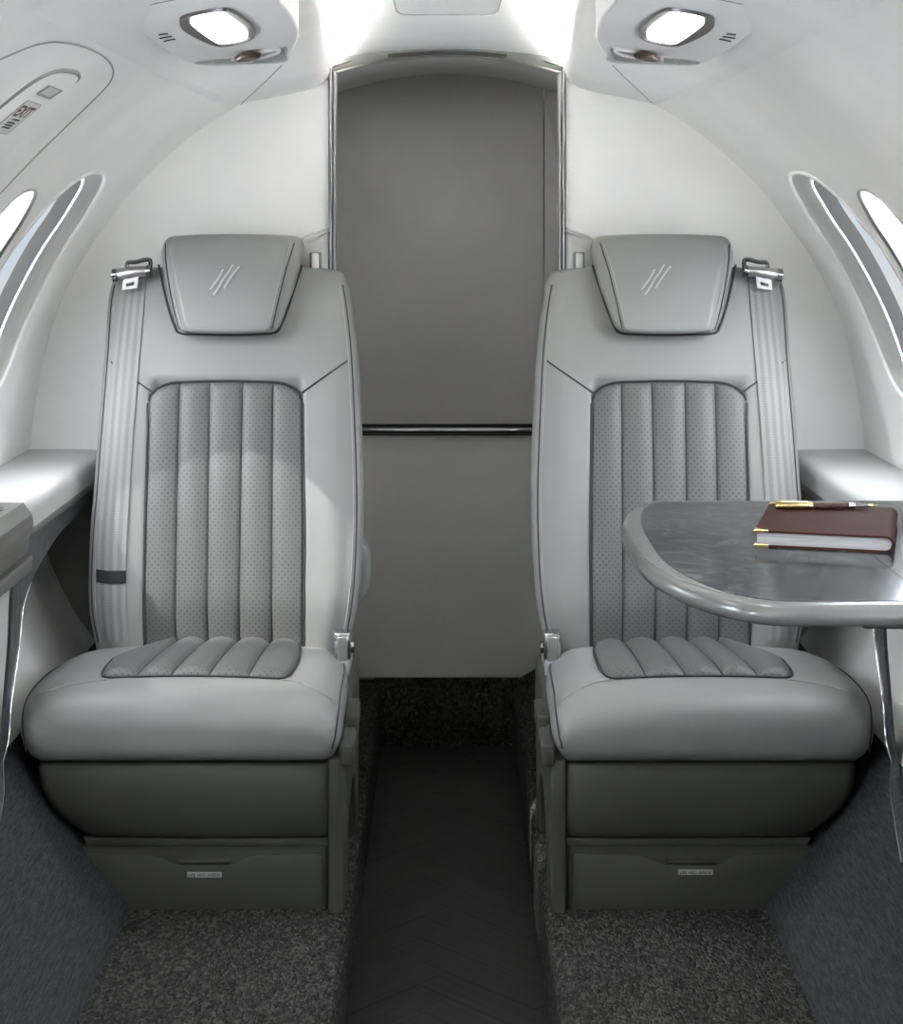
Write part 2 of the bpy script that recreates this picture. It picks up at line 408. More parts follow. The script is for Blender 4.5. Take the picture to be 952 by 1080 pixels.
for MX, side in ((1, 'left'), (-1, 'right')):
    w = mesh('wall_'+side, WV, WF, M['shell'], smooth=60); w['kind'] = 'structure'; wallroot[MX] = w
    # lower sidewall: light panel above, woven dado below
    rows = [(z) for z in [.6346-.02*i for i in range(20)] if z > .236]+[.236]
    ys = [Y0+(YB-Y0)*i/40 for i in range(41)]
    V = [Vector((-Xlow(z), y, z)) for z in rows for y in ys]; n = len(ys)
    Fq = [(i*n+j, i*n+j+1, (i+1)*n+j+1, (i+1)*n+j) for i in range(len(rows)-1) for j in range(n-1)]
    mesh('lower_panel', V, Fq, M['lowpanel'], w, smooth=60)
    rows = [.253-.02*i for i in range(13)]+[-.03]
    V = [Vector((-Xlow(max(z, 0))+.002, y, z)) for z in rows for y in ys]
    Fq = [(i*n+j, i*n+j+1, (i+1)*n+j+1, (i+1)*n+j) for i in range(len(rows)-1) for j in range(n-1)]
    mesh('woven_dado', V, Fq, M['cloth'], w, smooth=60)
    for wi, W in enumerate(WINS):
        winno += 1
        o, inn = W['o'], W['i']; N = len(o)
        def mixl(t, d): return [wall(lerp(a[0], b[0], t), lerp(a[1], b[1], t), d) for a, b in zip(o, inn)]
        cy = sum(p[0] for p in inn)/N; cs = sum(p[1] for p in inn)/N
        def shr(k, d): return [wall(cy+(p[0]-cy)*k, cs+(p[1]-cs)*k, d) for p in inn]
        if not W['deep']:
            fr = mesh('window_%d' % winno, *loft([mixl(0, 0), mixl(.03, .001), mixl(.08, .004), mixl(.16, .009), mixl(.5, .012), mixl(.84, .011)], False, False), M['winrecess'], smooth=50)
            BASE[fr.name] = Vector((0, 0, 0)); fr['kind'] = 'structure'
            mesh('inner_rim', *loft([mixl(.84, .011), mixl(.88, .0075), mixl(.93, .006), mixl(.98, .0075), mixl(1, .011)], False, False), M['winrim'], fr, smooth=60)
            mesh('outer_rim', *tube(mixl(.02, .0004), .0042, 10, True), M['winrim'], fr, smooth=60)
            mesh('inner_bead', *tube(mixl(.97, .0085), .0020, 10, True), M['winrim'], fr, smooth=60)
            mesh('reveal', *loft([shr(1, .010), shr(1, .034)], False, False), M['winreveal'], fr, smooth=60)
            mesh('pane', *loft([shr(k_, .031) for k_ in (1.0, .8, .6, .4, .2, .03)], False, True), M['glass'], fr, smooth=80)
        else:
            fr = mesh('window_%d' % winno, *loft([mixl(0, 0), mixl(.3, -.002), mixl(.75, -.001), mixl(1, .003)], False, False), M['satin'], smooth=50)
            fr['kind'] = 'structure'
            mesh('reveal', *loft([shr(1, .003), shr(1, .042)], False, False), M['winrim'], fr, smooth=60)
            mesh('pane', *loft([shr(k_, .030) for k_ in (1.0, .8, .6, .4, .2, .03)], False, True), M['glassdark'], fr, smooth=80)
MX = 1

# ------------------------------------------------------------------ ceiling, front closure, bulkhead
CE = lambda x: 1.4335-.36*min(abs(x), .26)**2-(abs(x)-.26 if abs(x) > .26 else 0)*.02
xs = [-.40+.8*i/40 for i in range(41)]
V = [Vector((x, y, CE(x))) for y in (Y0, 1.5, 3.0, YB+.004) for x in xs]; n = len(xs)
ceil = mesh('ceiling', V, [(i*n+j, i*n+j+1, (i+1)*n+j+1, (i+1)*n+j) for i in range(3) for j in range(n-1)], M['ceiling'], smooth=60); ceil['kind'] = 'structure'
pan = [(-.082, 2.35), (-.082, 2.83), (-.076, 2.872), (-.055, 2.893), (-.02, 2.9), (.03, 2.9), (.058, 2.893), (.076, 2.872), (.082, 2.83), (.082, 2.35)]
mesh('panel_seam', *tube([Vector((x, y, CE(x)-.0002)) for x, y in pan], .0011, 6), M['seam2'], ceil)
# forward closure behind the camera
wf = mesh('wall_front', *rbox(-.9, .9, Y0-.03, Y0, -.2, 1.5), M['shell'], smooth=0); wf['kind'] = 'structure'
# aft bulkhead
B = Geo()
for sgn in (-1, 1):
    cont = [(Xlow(max(z, 0))+.012, z) for z in [-.17+.05*i for i in range(17)]]+[(Xup(z)+.014, z+.004) for z in [.66+.03*i for i in range(22)]]+[(.44, 1.345), (.44, 1.455), (.236, 1.455), (.236, -.17)]
    B.add(prism(cont, lambda a, b, t: Vector((sgn*a, YB+t, b)), 0, .04))
wb = B.build('wall_back', M['bulkhead'], smooth=0); wb['kind'] = 'structure'
HL = lambda x: 1.4205-.67*x*x
xa = [-.2355+.471*i/48 for i in range(49)]
rings = []
for x in xa:
    zc, zl = CE(x)+.02, HL(x)
    rings.append([Vector((x, YB-.002, zc)), Vector((x, YB-.0015, CE(x)-.002)), Vector((x, YB+.003, lerp(CE(x), zl, .55))), Vector((x, YB+.012, zl+.002)), Vector((x, YB+.02, zl)), Vector((x, YB+.04, zl)), Vector((x, YB+.04, zc+.03)), Vector((x, YB-.002, zc+.03))])
mesh('header', *loft(rings), M['headergrey'], wb, smooth=35)
mesh('header_lip', *tube([Vector((x, YB+.0135, HL(x)+.0008)) for x in xa], .0036, 8), M['satin'], wb)
sl = [Vector((x, YB+.0008, lerp(CE(x), HL(x), .52))) for x in [-.118+.236*i/30 for i in range(31)]]
mesh('air_slot', *tube(sl, .0042, 8), M['bezel'], wb)
for sgn in (-1, 1):
    pts = [Vector((sgn*(.158+.07*t), YB+.004, lerp(CE(.158+.07*t), HL(.158+.07*t), lerp(.30, .52, t)))) for t in [i/12 for i in range(13)]]
    mesh('header_glint_strip', *tube(pts, [.0006+.0036*(i/12) for i in range(13)], 8), M['chrome'], wb)
for MX in (1, -1):
    # polished jamb of the opening
    J = Geo(); J.add(rbox(-.2365, -.2290, YB-.010, YB+.036, -.0, 1.397, .0015, 2), 0); J.add(rbox(-.2295, -.2225, YB+.004, YB+.05, -.0, 1.39, .003, 3), 1)
    j = J.build('trim_1' if MX == 1 else 'trim_2', [M['darkchrome'], M['jamb']], smooth=40); j['kind'] = 'structure'
    # raised panel beside the jamb, hidden below by the seat, with a latch tab
    poly = [(-.2372, .55), (-.2372, 1.0785)]+[(-.2372-.0036*t, 1.0785-.004*t) for t in (.5, 1)]+[(-.262, 1.0675), (-.279, 1.062), (-.288, 1.056), (-.294, 1.046), (-.296, 1.03), (-.296, .55)]
    p = mesh('shoulder_panel', *prism(poly, lambda a, b, t: Vector((a, YB-t, b)), 0, .026, .009, 3), M['shoulder'], wb, smooth=50)
    mesh('latch_tab', *rbox(-.2672, -.2540, YB-.044, YB-.024, .96, 1.0262, .0025), M['plastic'], wb)
    mesh('latch_surround', *rbox(-.2725, -.2487, YB-.029, YB-.022, .96, 1.0295, .004), M['midgrey'], wb)
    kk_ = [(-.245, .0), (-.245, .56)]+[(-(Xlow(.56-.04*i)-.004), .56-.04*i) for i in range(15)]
    mesh('shade_panel', *prism(kk_, lambda a, b, t: Vector((a, YB-t, b)), 0, .008), M['pod'], wb, smooth=0)  # dark sheet standing in for the shade under the armrest ledge
MX = 1
# vestibule behind the opening: soffit, side walls
vs = Geo()
rings = [[Vector((x, y, 1.4205-.67*x*x+.0137*(y-YB)/.63)) for x in [-.36+.72*i/30 for i in range(31)]] for y in (YB+.03, 4.15)]
vs.add(loft(rings, False, False, False)); s1 = vs.build('vestibule_soffit', M['soffit'], wb, smooth=60)
for sgn in (-1, 1):
    mesh('vestibule_side', *rbox(sgn*.36-.01, sgn*.36+.01, YB+.03, 4.15, -.15, 1.5), M['door'], wb, smooth=0)
# ------------------------------------------------------------------ lavatory door
DY = 4.13
zt = lambda x: 1.4337-.67*x*x+.004
def dpanel(x0, x1, z0, z1f, y0, nn=24):
    xs_ = [x0+(x1-x0)*i/nn for i in range(nn+1)]
    poly = [(x0, z0), (x1, z0)]+[(x, z1f(x)) for x in reversed(xs_)]
    return prism(poly, lambda a, b, t: Vector((a, y0+t, b)), 0, .03, .002, 2)
d = mesh('door_1', *dpanel(-.345, .2265, .60, zt, DY), M['door'], smooth=40); d['kind'] = 'structure'
mesh('side_leaf', *dpanel(.2285, .345, .60, zt, DY), M['door'], d)
mesh('lower_leaf', *rbox(-.345, .345, DY-.004, DY+.03, .014, .592, .003), M['doorlow'], d)
mesh('rail', *tube([Vector((-.34, DY-.014, .597)), Vector((-.2, DY-.014, .597)), Vector((0, DY-.014, .597)), Vector((.2, DY-.014, .597)), Vector((.34, DY-.014, .597))], .0085, 16), M['darkchrome'], d)
mesh('aft_closure', *rbox(-.37, .37, 4.165, 4.18, -.20, 1.52), M['door'], d, smooth=0)
mesh('rail_backing', *rbox(-.345, .345, DY-.006, DY+.02, .584, .611), M['slot'], d)

# ------------------------------------------------------------------ floor: dropped aisle of dark herringbone, carpeted seat platforms
FZ = -.145
fl = mesh('floor', *rbox(-.17, .17, Y0, 4.16, FZ-.03, FZ-.0015), M['slot'], smooth=0); fl['kind'] = 'structure'
def clip(poly, f):
    out = []
    for i in range(len(poly)):
        a, b = poly[i], poly[(i+1) % len(poly)]; fa, fb = f(a), f(b)
        if fa >= 0: out.append(a)
        if fa*fb < 0: t = fa/(fa-fb); out.append(tuple(lerp(p, q, t) for p, q in zip(a, b)))
    return out
PL, PW, gap = .26, .065, .0007
V = []; Fq = []; uv = []
c45 = math.sqrt(.5); k = 0
for i in range(-40, 90):
    for j in range(-12, 12):
        for o in (0, 1):
            # herringbone lattice in its own axes
            a0 = i*PW+j*PL*1.0; b0 = i*PW-j*PL*1.0
            if o == 0: r = (a0, a0+PL, b0, b0+PW)
            else: r = (a0+PL-PW*0, a0+PL+PW, b0+PW-PL+0, b0+PW)
            r = (r[0]+gap, r[1]-gap, r[2]+gap, r[3]-gap)
            q = [(r[0], r[2]), (r[1], r[2]), (r[1], r[3]), (r[0], r[3])]
            ru, rv = random.random()*9, random.random()*9
            poly = []
            for (a, b), (u, v_) in zip(q, [(0, 0), (1, 0), (1, 1), (0, 1)]):
                x = (a-b)*c45; y = 3.9-(a+b)*c45
                L, Wd = r[1]-r[0], r[3]-r[2]
                uu, vv = (u*L, v_*Wd) if o == 0 else (v_*Wd, u*L)
                poly.append((x, y, uu+ru, vv+rv) if o == 0 else (x, y, uu+ru, vv+rv))
            for f in (lambda p: p[0]+.156, lambda p: .156-p[0], lambda p: p[1]-Y0, lambda p: 4.14-p[1]):
                if poly: poly = clip(poly, f)
            if len(poly) < 3: continue
            n0 = len(V); tz = random.uniform(-.0003, .0006)
            for p in poly: V.append(Vector((p[0], p[1], FZ+tz))); uv.append((p[2], p[3]))
            Fq.append(tuple(range(n0, n0+len(poly))))
mesh('herringbone_planks', V, Fq, M['plank'], fl, smooth=0, uv=uv)
for MX in (1, -1):
    sec = [(-.53, -.17), (-.155, -.17), (-.155, -.022), (-.1575, -.010), (-.163, -.003), (-.172, 0), (-.53, 0)]
    mesh('carpet_platform', *loft([[Vector((x, y, z)) for x, z in sec] for y in (Y0, 4.16)]), M['carpet'], fl, smooth=50)
MX = 1
mesh('carpet_sill', *rbox(-.17, .17, DY-.012, DY+.03, -.17, .0135, .004), M['carpet'], fl)
mesh('carpet_cove', *prism([(.17, -.001), (.30, -.001), (.30, .10), (.235, .052), (.17, .015)], lambda a, b, t: Vector((a, DY-.006-t, b)), 0, .02, 0), M['carpet'], fl, smooth=0)

# ------------------------------------------------------------------ overhead valances with cove lights
def vsec(y):
    t = clamp((YB-y)/1.1)
    base = [(.430, 1.312), (.4134, 1.3235), (.385, 1.3295), (.355, 1.3355), (.319, 1.342), (.285, 1.349), (.262, 1.357), (.247, 1.366), (.238, 1.377), (.2335, 1.389), (.2325, 1.3995), (.2365, 1.4035), (.243, 1.400), (.262, 1.375), (.30, 1.366), (.38, 1.366), (.46, 1.366), (.46, 1.312)]
    out = []
    for i, (x, z) in enumerate(base):
        f = clamp((.40-x)/.15); lift = .020*t*clamp((.4134-x)/.05)*clamp((1.395-z)/.03) if i < 12 else 0
        out.append(Vector((-(x-f*t*.058), y, z+lift)))
    return out
ys = [Y0, 1., 2., 2.3, 2.5, 2.7, 2.9, 3.1, 3.25, 3.38, 3.45, YB+.001]
for MX in (1, -1):
    v = mesh('trim_3' if MX == 1 else 'trim_4', *loft([vsec(y) for y in ys]), M['shell'], smooth=50); v['kind'] = 'structure'
    led = mesh('cove_light', *rbox(-.345, -.300, Y0+.05, YB-.02, 1.3672, 1.3745, .002), M['led'], loc=(-.32, 2., 1.367))
    tag(led, 'cove light strip hidden above the %s overhead valance, washing the ceiling edge' % ('left' if MX == 1 else 'right'), 'cove light', 'cove lights along the ceiling')
MX = 1

# ------------------------------------------------------------------ overhead service panels (reading lamp, air vent, speaker slits)
def psu(label):
    ya, yf = 2.486, 1.75; ha, hf = .215, .281          # drop below eye height at the aft and forward ends
    def pz(y): return EZ+lerp(ha, hf, (ya-y)/(ya-yf))
    def pp(px, py):                                       # pixel -> panel plane
        lo, hi = 1.2, 2.8
        for _ in range(50):
            m = (lo+hi)/2
            if EZ-(py-VY)*m/F < pz(m): lo = m
            else: hi = m
        return ((px-VX)*lo/F, lo)
    r = root('service_panel', (-.31, 2.3, 1.335), label, 'overhead service panel', 'overhead panels with reading lamps')
    out = [pp(px, py) for px, py in [(296, 4), (308, 18), (315, 32), (315, 42), (309, 54), (299, 65.5), (270, 69.5), (232, 70.5), (207, 69), (192, 63.5), (170, 50), (150, 35.5)]]
    out = [out[0][:]]+out[1:]; out.append((-.408, 2.05)); out.append((-.408, yf)); out.append((-.185, yf))
    out = [(max(x, -.409), y) for x, y in out]
    mesh('housing', *prism(out, lambda a, b, t: Vector((a, b, pz(b)+t)), .0, .05, .004, 3), M['shell'], r, smooth=50)
    def loop(pts, k=8): return [(p.x, p.y) for p in spline([Vector((*pp(*q), 0)) for q in pts], k, True)]
    def ringz(L, dz, sc=1.):
        cx = sum(p[0] for p in L)/len(L); cy = sum(p[1] for p in L)/len(L)
        return [Vector((cx+(x-cx)*sc, cy+(y-cy)*sc, pz(cy+(y-cy)*sc)+dz)) for x, y in L]
    lens = loop([(200, 22), (205, 16.5), (231, 12), (241, 15.5), (258, 28), (261.5, 36), (257, 41), (236, 45), (226, 42.5), (207, 29.5)])
    bez = loop([(189, 21), (196, 14.5), (229, 8), (246, 9.5), (266, 24), (269.5, 34), (262, 40.5), (238, 46.2), (222, 44), (196, 31)])
    mesh('lamp_bezel', *loft([ringz(bez, -.0005), ringz(bez, -.0045, .985), ringz(bez, -.004, .95), ringz(lens, -.001, 1.02), ringz(lens, .004)], True, True), M['bezel'], r, smooth=40)
    mesh('lamp_lens', *loft([ringz(lens, .002), ringz(lens, -.002, .985), ringz(lens, -.0035, .93)], True, True), M['lens'], r, smooth=50)
    # recessed air outlet with a pale oval seat and a dark swivelling eye
    rec = loop([(205, 66), (222, 61.5), (262, 58), (299, 49), (303, 57), (300, 64.5), (262, 66.5), (225, 68)], 6)
    ov = loop([(243, 62), (262, 56), (290, 51.2), (296, 53), (284, 58), (262, 61.5)], 6)
    mesh('vent_recess', *loft([ringz(rec, .0), ringz(rec, -.0016, .99), ringz(rec, -.0012, .955), ringz(rec, .0003, .93)], True, True), M['lowpanel'], r, smooth=40)
    sv = mesh('air_vent', *loft([ringz(ov, .001), ringz(ov, -.0035, .98), ringz(ov, -.0035, .93), ringz(ov, .0, .88)], True, True), M['winrim'], r, smooth=40)
    eye = loop([(246.5, 58.5), (252, 54.6), (264, 52), (273, 52.5), (275, 55), (268, 58.6), (256, 60.6), (248, 60.4)], 6)
    mesh('swivel_eye', *loft([ringz(eye, -.0035), ringz(eye, -.008, .92), ringz(eye, -.010, .6), ringz(eye, -.0102, .2)], True, True), M['ventglass'], sv, smooth=60)
    for k in range(3):
        (ax_, ay_), (bx_, by_) = (((167.5, 36.2), (177, 35.2)), ((168.5, 40), (181, 38)), ((173, 43.2), (184.5, 40.8)))[k]
        a, b, c = pp(ax_, ay_), pp(lerp(ax_, bx_, .5), lerp(ay_, by_, .62)), pp(bx_, by_)
        mesh('speaker_slit', *tube([Vector((x, y, pz(y)-.0004)) for x, y in (a, b, c)], .0011, 6), M['slot'], r)
    a = [pp(*q) for q in [(98, 3), (108, 8.6), (122, 9.2), (150, 6), (185, -1)]]
    mesh('panel_seam', *tube(spline([Vector((x, y, pz(y)-.0002)) for x, y in a], 6), .0010, 6), M['seam2'], r)
    return r
MX = 1; psu('overhead panel with lit reading lamp and air vent above the left seat')
MX = -1; psu('overhead panel with lit reading lamp and air vent above the right seat')
for MX in (1, -1):   # seam running from the panel to the bulkhead
    pts = [P(297, 69, 2.62), P(284, 82, 2.95), P(269, 96, 3.26), P(254, 110, 3.495)]
    mesh('overhead_seam', *tube([Vector((p.x, p.y, p.z-.0)) for p in pts], .0009, 6), M['seam2'], bpy.data.objects['trim_3' if MX == 1 else 'trim_4'])
MX = 1

# ------------------------------------------------------------------ emergency exit hatch on the left sidewall
hr = root('exit_hatch', tuple(wall(2.2, .70, -.001)), 'emergency exit hatch outlined on left sidewall, with handle cover and EXIT placard', 'emergency exit')
hp = [(1.70, .70), (1.90, .735), (1.975, .786), (2.046, .804), (2.165, .811), (2.283, .808), (2.377, .797), (2.44, .78), (2.478, .755), (2.505, .71), (2.525, .64), (2.525, .56), (2.47, .40), (2.45, .2)]
mesh('hatch_seam', *tube([wall(p.x, p.y, -.0002) for p in spline([Vector((a, b, 0)) for a, b in hp], 8)], .0014, 6), M['seam2'], hr)
cp = [(2.128, .30), (2.128, .60), (2.128, .69), (2.131, .728), (2.142, .748), (2.169, .762), (2.21, .7685), (2.250, .770), (2.285, .7655), (2.305, .755), (2.33, .735), (2.352, .70), (2.372, .64), (2.385, .55), (2.39, .30)]
ct = lambda y: .0016
rr = [Vector((a, b, 0)) for a, b in cp]; cp2 = [(p.x, p.y) for p in spline(rr, 5)]
cyc, csc = 2.25, .55
V = [wall(a, b, .002) for a, b in cp2]+[wall(a, b, -ct(a)*.75) for a, b in cp2]+[wall(lerp(a, cyc, .02), lerp(b, csc, .012), -ct(lerp(a, cyc, .02))) for a, b in cp2]
n = len(cp2); Fq = [(i, i+1, n+i+1, n+i) for i in range(n-1)]+[(n+i, n+i+1, 2*n+i+1, 2*n+i) for i in range(n-1)]
# top skin triangulated across rows of equal s
V2 = []; ss = [.31+.455*i/40 for i in range(41)]
def edges_at(s):
    xs_ = []
    for i in range(n-1):
        (a0, b0), (a1, b1) = cp2[i], cp2[i+1]
        if (b0-s)*(b1-s) <= 0 and b0 != b1: xs_.append(a0+(a1-a0)*(s-b0)/(b1-b0))
    return min(xs_), max(xs_)
for s in ss:
    lo, hi = edges_at(s)
    for k in range(13):
        y = lerp(lo, hi, k/12); V2.append(wall(y, s, -ct(y)))
n0 = len(V); V += V2
Fq += [(n0+i*13+k, n0+i*13+k+1, n0+(i+1)*13+k+1, n0+(i+1)*13+k) for i in range(40) for k in range(12)]
mesh('handle_cover', V, Fq, M['shell'], hr, smooth=50, recalc=False)
gl_ = [p for p in cp2 if p[1] > .56 and not (p[0] > 2.31)]
mesh('cover_edge_shade', *tube([wall(a-.001, b, -.0006) for a, b in gl_], [.0006+.0028*math.sin(math.pi*clamp((i+1)/len(gl_)))**.5 for i in range(len(gl_))], 8), M['midgrey'], hr)  # tapered grey line painted in as the shaded edge of the cover recess
def wl(y, s, t=0.): return wall(y, s, -ct(y)-t)
g1 = Geo()
q = [(2.194, .7205), (2.203, .7385), (2.281, .7375), (2.2715, .7185)]
def qin(k): 
    cy = sum(a for a, b in q)/4; cs = sum(b for a, b in q)/4; return [(cy+(a-cy)*k, cs+(b-cs)*k) for a, b in q]
mesh('status_window', *loft([[wl(a, b, .0002) for a, b in q], [wl(a, b, .0022) for a, b in qin(1.0)], [wl(a, b, .0022) for a, b in qin(.9)], [wl(a-.004, b, .0006) for a, b in qin(.72)]], True, True), M['midgrey'], hr, smooth=0)
mesh('status_lens', *loft([[wl(a-.005, b+.001, .0005) for a, b in qin(.74)], [wl(a-.005, b+.001, .0026) for a, b in qin(.72)]], True, True), M['lowpanel'], hr, smooth=0)
G = Geo()
lab = [(2.188, .650), (2.194, .704), (2.199, .7065), (2.270, .7055), (2.274, .703), (2.268, .650), (2.262, .6475), (2.194, .6475)]
G.add(prism(lab, lambda a, b, t: wl(a, b, .0003+t), 0, .0006), 0)
G.add(text_geo('EXIT', .020, .068, lambda a, b, t: wl(2.2335+a, .6885+b, .0008+t), .0005, 1.08, .034), 1)
G.add(prism([(2.206, .6715), (2.256, .6715), (2.256, .6745), (2.206, .6745)], lambda a, b, t: wl(a, b, .0008+t), 0, .0004), 2)
for k in range(3):
    G.add(prism([(2.212, .6655-.0045*k), (2.250, .6655-.0045*k), (2.250, .6685-.0045*k), (2.212, .6685-.0045*k)], lambda a, b, t: wl(a, b, .0008+t), 0, .0004), 2)
mesh('exit_placard', G.V, G.F, [M['white'], M['red'], M['ink']], hr, smooth=0, mi=G.mi)['label'] = 'white placard with red EXIT lettering'
brd = spline([Vector((a, b, 0)) for a, b in lab], 1, True)
mesh('placard_border', *tube([wl(p.x, p.y, .0008) for p in brd], .0006, 5, True), M['seam2'], hr)

# ------------------------------------------------------------------ armrest ledges, wood console, marble trim
for MX, sd in ((1, 'left'), (-1, 'right')):
    r = root('armrest_ledge', (-.75, 3.2, .56), 'light leather armrest ledge along the %s sidewall beside the seat' % sd, 'armrest', 'sidewall armrests')
    yn = 2.875 if MX == 1 else 1.55
    def sec(x_in): return [(x_in+.002, .590), (x_in, .602), (x_in, .615), (x_in-.004, .625), (x_in-.012, .632), (x_in-.03, .6345), (-.80, .6350), (-.8315, .6350), (-.8315, .590)]
    rows = [(yn, .006), (yn+.004, .002), (yn+.012, 0), (3.1, 0), (YB, 0)]
    mesh('pad', *loft([[Vector((x if i in (7, 8) else x-ins, y, z-ins*(1 if z > .61 else 0))) for i, (x, z) in enumerate(sec(-.680))] for y, ins in rows]), M['leather2'], r, smooth=50)
    mesh('under_trim', *rbox(-.829, -.684, yn+.003, YB, .572, .5895, .003), M['wood'], r)
    # marble arch that follows the ledge and sweeps down to the floor
    def surf(z): return min(.692, Xlow(z)-.008)
    def hitm(px, py):
        lo, hi = 2.2, 3.6
        for _ in range(50):
            m = (lo+hi)/2; z = EZ-(py-VY)*m/F
            if abs(px-VX)*m/F < surf(z): lo = m
            else: hi = m
        return lo, EZ-(py-VY)*lo/F
    up = [hitm(*p) for p in [(84, 519), (73, 526), (54, 543), (36.7, 562), (26, 580), (17, 598), (13.8, 620), (12.4, 642), (10.8, 680), (8, 715), (5, 752), (2, 785), (-2, 815), (-7, 848), (-13, 880)]]
    lo_ = [hitm(*p) for p in [(90, 538), (83, 543), (63, 562.5), (47, 587), (39, 601), (33, 613), (28, 627), (24, 642), (20, 680), (16, 710), (11, 745), (7.5, 785), (3.5, 830), (-1, 868), (-8, 910)]]
    up = [(3.44, .571)]+[(y, min(z, .571)) for y, z in up]; lo_ = [(3.44, .532)]+lo_
    U = spline([Vector((a, b, 0)) for a, b in up], 5); Lw = spline([Vector((a, b, 0)) for a, b in lo_], 5)
    rings = []
    for a, b in zip(U, Lw):
        xa_, xb_ = surf(a.y), surf(b.y)
        rings.append([Vector((-xa_-.005, a.x, a.y)), Vector((-xa_, a.x, a.y)), Vector((-xb_, b.x, b.y)), Vector((-xb_-.005, b.x, b.y))])
    tr = mesh('trim_5' if MX == 1 else 'trim_6', *loft(rings), M['marble2'], smooth=30); tr['kind'] = 'structure'
    mesh('chrome_edge', *tube([Vector((-surf(b.y)+.0006, b.x, b.y)) for b in Lw[30:]], .0016, 6), M['chrome'], tr)
MX = 1
r = root('side_console', (-.74, 2.3, .53), 'grey wood side console with chrome cup ring, at left edge below the windows', 'side console')
poly = [(-.824, .545), (-.690, .545), (-.682, .552), (-.679, .578), (-.676, .585), (-.674, .600), (-.676, .615), (-.690, .634), (-.8315, .635)]
sec = poly
rings = []
for y, ins in ((1.5, 0), (2.855, 0), (2.866, .002), (2.872, .008)):
    rings.append([Vector((x-(ins if x > -.7 else 0), y, z-(ins if z > .6 else -ins))) for x, z in sec])
mesh('body', *loft(rings), M['wood'], r, smooth=25)
mesh('lower_step', *rbox(-.821, -.678, 1.5, 2.872, .520, .5445, .003), M['wood'], r)
mesh('cup_ring', *lathe([(0, .034), (.0025, .034), (.003, .030), (.0005, .029), (-.001, .029)], (-.735, 2.77, .635), (0, 0, 1), 32), M['chrome'], r)
mesh('cup_well', *lathe([(0, .029), (.0009, .029)], (-.735, 2.77, .635), (0, 0, 1), 32), M['slot'], r)

# ------------------------------------------------------------------ passenger seats
def Yc(z): return 3.13+.235*((z-.33)/.67)+.010*math.sin(math.pi*clamp((z-.33)/.67))*-1
def py_to_z(py, off=0.):
    lo, hi = .1, 1.3
    for _ in range(50):
        m = (lo+hi)/2
        if VY+(EZ-m)*F/(Yc(m)+off) > py: lo = m
        else: hi = m
    return lo
def bp(px, py, off=0.):                    # pixel -> (x, z) on the plain backrest plane
    z = py_to_z(py, off); return ((px-VX)*(Yc(z)+off)/F, z)
OUTL = [(290, 115, 366.5), (310, 111.5, 370), (345, 109, 374), (375, 107.5, 376.5), (430, 103.5, 379.5), (480, 99.5, 381.5), (520, 96.5, 382.5), (560, 93, 382.2), (610, 91, 380), (650, 92, 375.5), (672, 95, 371), (700, 99, 367)]
_L = sorted((bp(l, y)[1], bp(l, y)[0]) for y, l, r_ in OUTL); _R = sorted((bp(r_, y)[1], bp(r_, y)[0]) for y, l, r_ in OUTL)
def xl(z): return interp(z, _L)
def xr(z): return interp(z, _R)-.002
INT = [(402, 157, 320), (430, 157, 320), (520, 154, 321), (600, 152, 321), (670, 151, 320), (700, 151, 319)]
_IL = sorted((bp(l, y)[1], bp(l, y)[0]) for y, l, r_ in INT); _IR = sorted((bp(r_, y)[1], bp(r_, y)[0]) for y, l, r_ in INT)
ZIT = bp(200, 401.5)[1]; ZIB = .30
def Yf(x, z):                              # sculpted front face of the backrest
    a, b = xl(z), xr(z); c = (a+b)/2; h = (b-a)/2; u = abs((x-c)/h)
    y = Yc(z)
    y += .010*sstep(.55, .0, u)*0
    y -= .012*math.exp(-((u-.80)/.17)**2)*sstep(.90, .70, z)
    y += .016*sstep(.80, 1.03, u)
    y += .018*sstep(.42, .30, z)
    return y
def Yback(x, z):                           # the shell is let in where the fluted panel sits
    il, ir = interp(z, _IL), interp(z, _IR)
    return Yf(x, z)+.016*sstep(-.002, .012, min(x-il, ir-x, ZIT-z))
RC = .022
def back_ring(z, ins=0., zo=0.):
    a, b = xl(z)+ins*.8, xr(z)-ins*.8; pts = []
    N = 60
    for i in range(N+1):
        x = lerp(a+RC, b-RC, i/N); pts.append(Vector((x, Yback(x, z)+ins, z)))
    yb = Yc(z)+.112-ins; yr = Yf(b-RC, z)+ins
    for k in range(1, 6):
        an = math.pi/2*k/5; pts.append(Vector((b-RC+RC*math.sin(an), yr+RC-RC*math.cos(an), z)))
    for k in range(0, 6):
        an = math.pi/2*k/5; pts.append(Vector((b-.03+.03*math.cos(an), yb-.03+.03*math.sin(an), z)))
    for k in range(0, 6):
        an = math.pi/2*k/5; pts.append(Vector((a+.03-.03*math.sin(an), yb-.03+.03*math.cos(an), z)))
    yl = Yf(a+RC, z)+ins
    for k in range(5, 0, -1):
        an = math.pi/2*k/5; pts.append(Vector((a+RC-RC*math.sin(an), yl+RC-RC*math.cos(an), z)))
    return pts
ZT = 1.006
def top_drop(p):
    a, b = xl(p.z), xr(p.z); u = abs((p.x-(a+b)/2)/((b-a)/2))
    return Vector((p.x, p.y, p.z-.024*max(0, u-.25)**1.6*sstep(.80, .985, p.z)))
def on_back(px, py, off=-.001):
    x, z = bp(px, py); return top_drop(Vector((x, Yf(x, z)+off, z)))
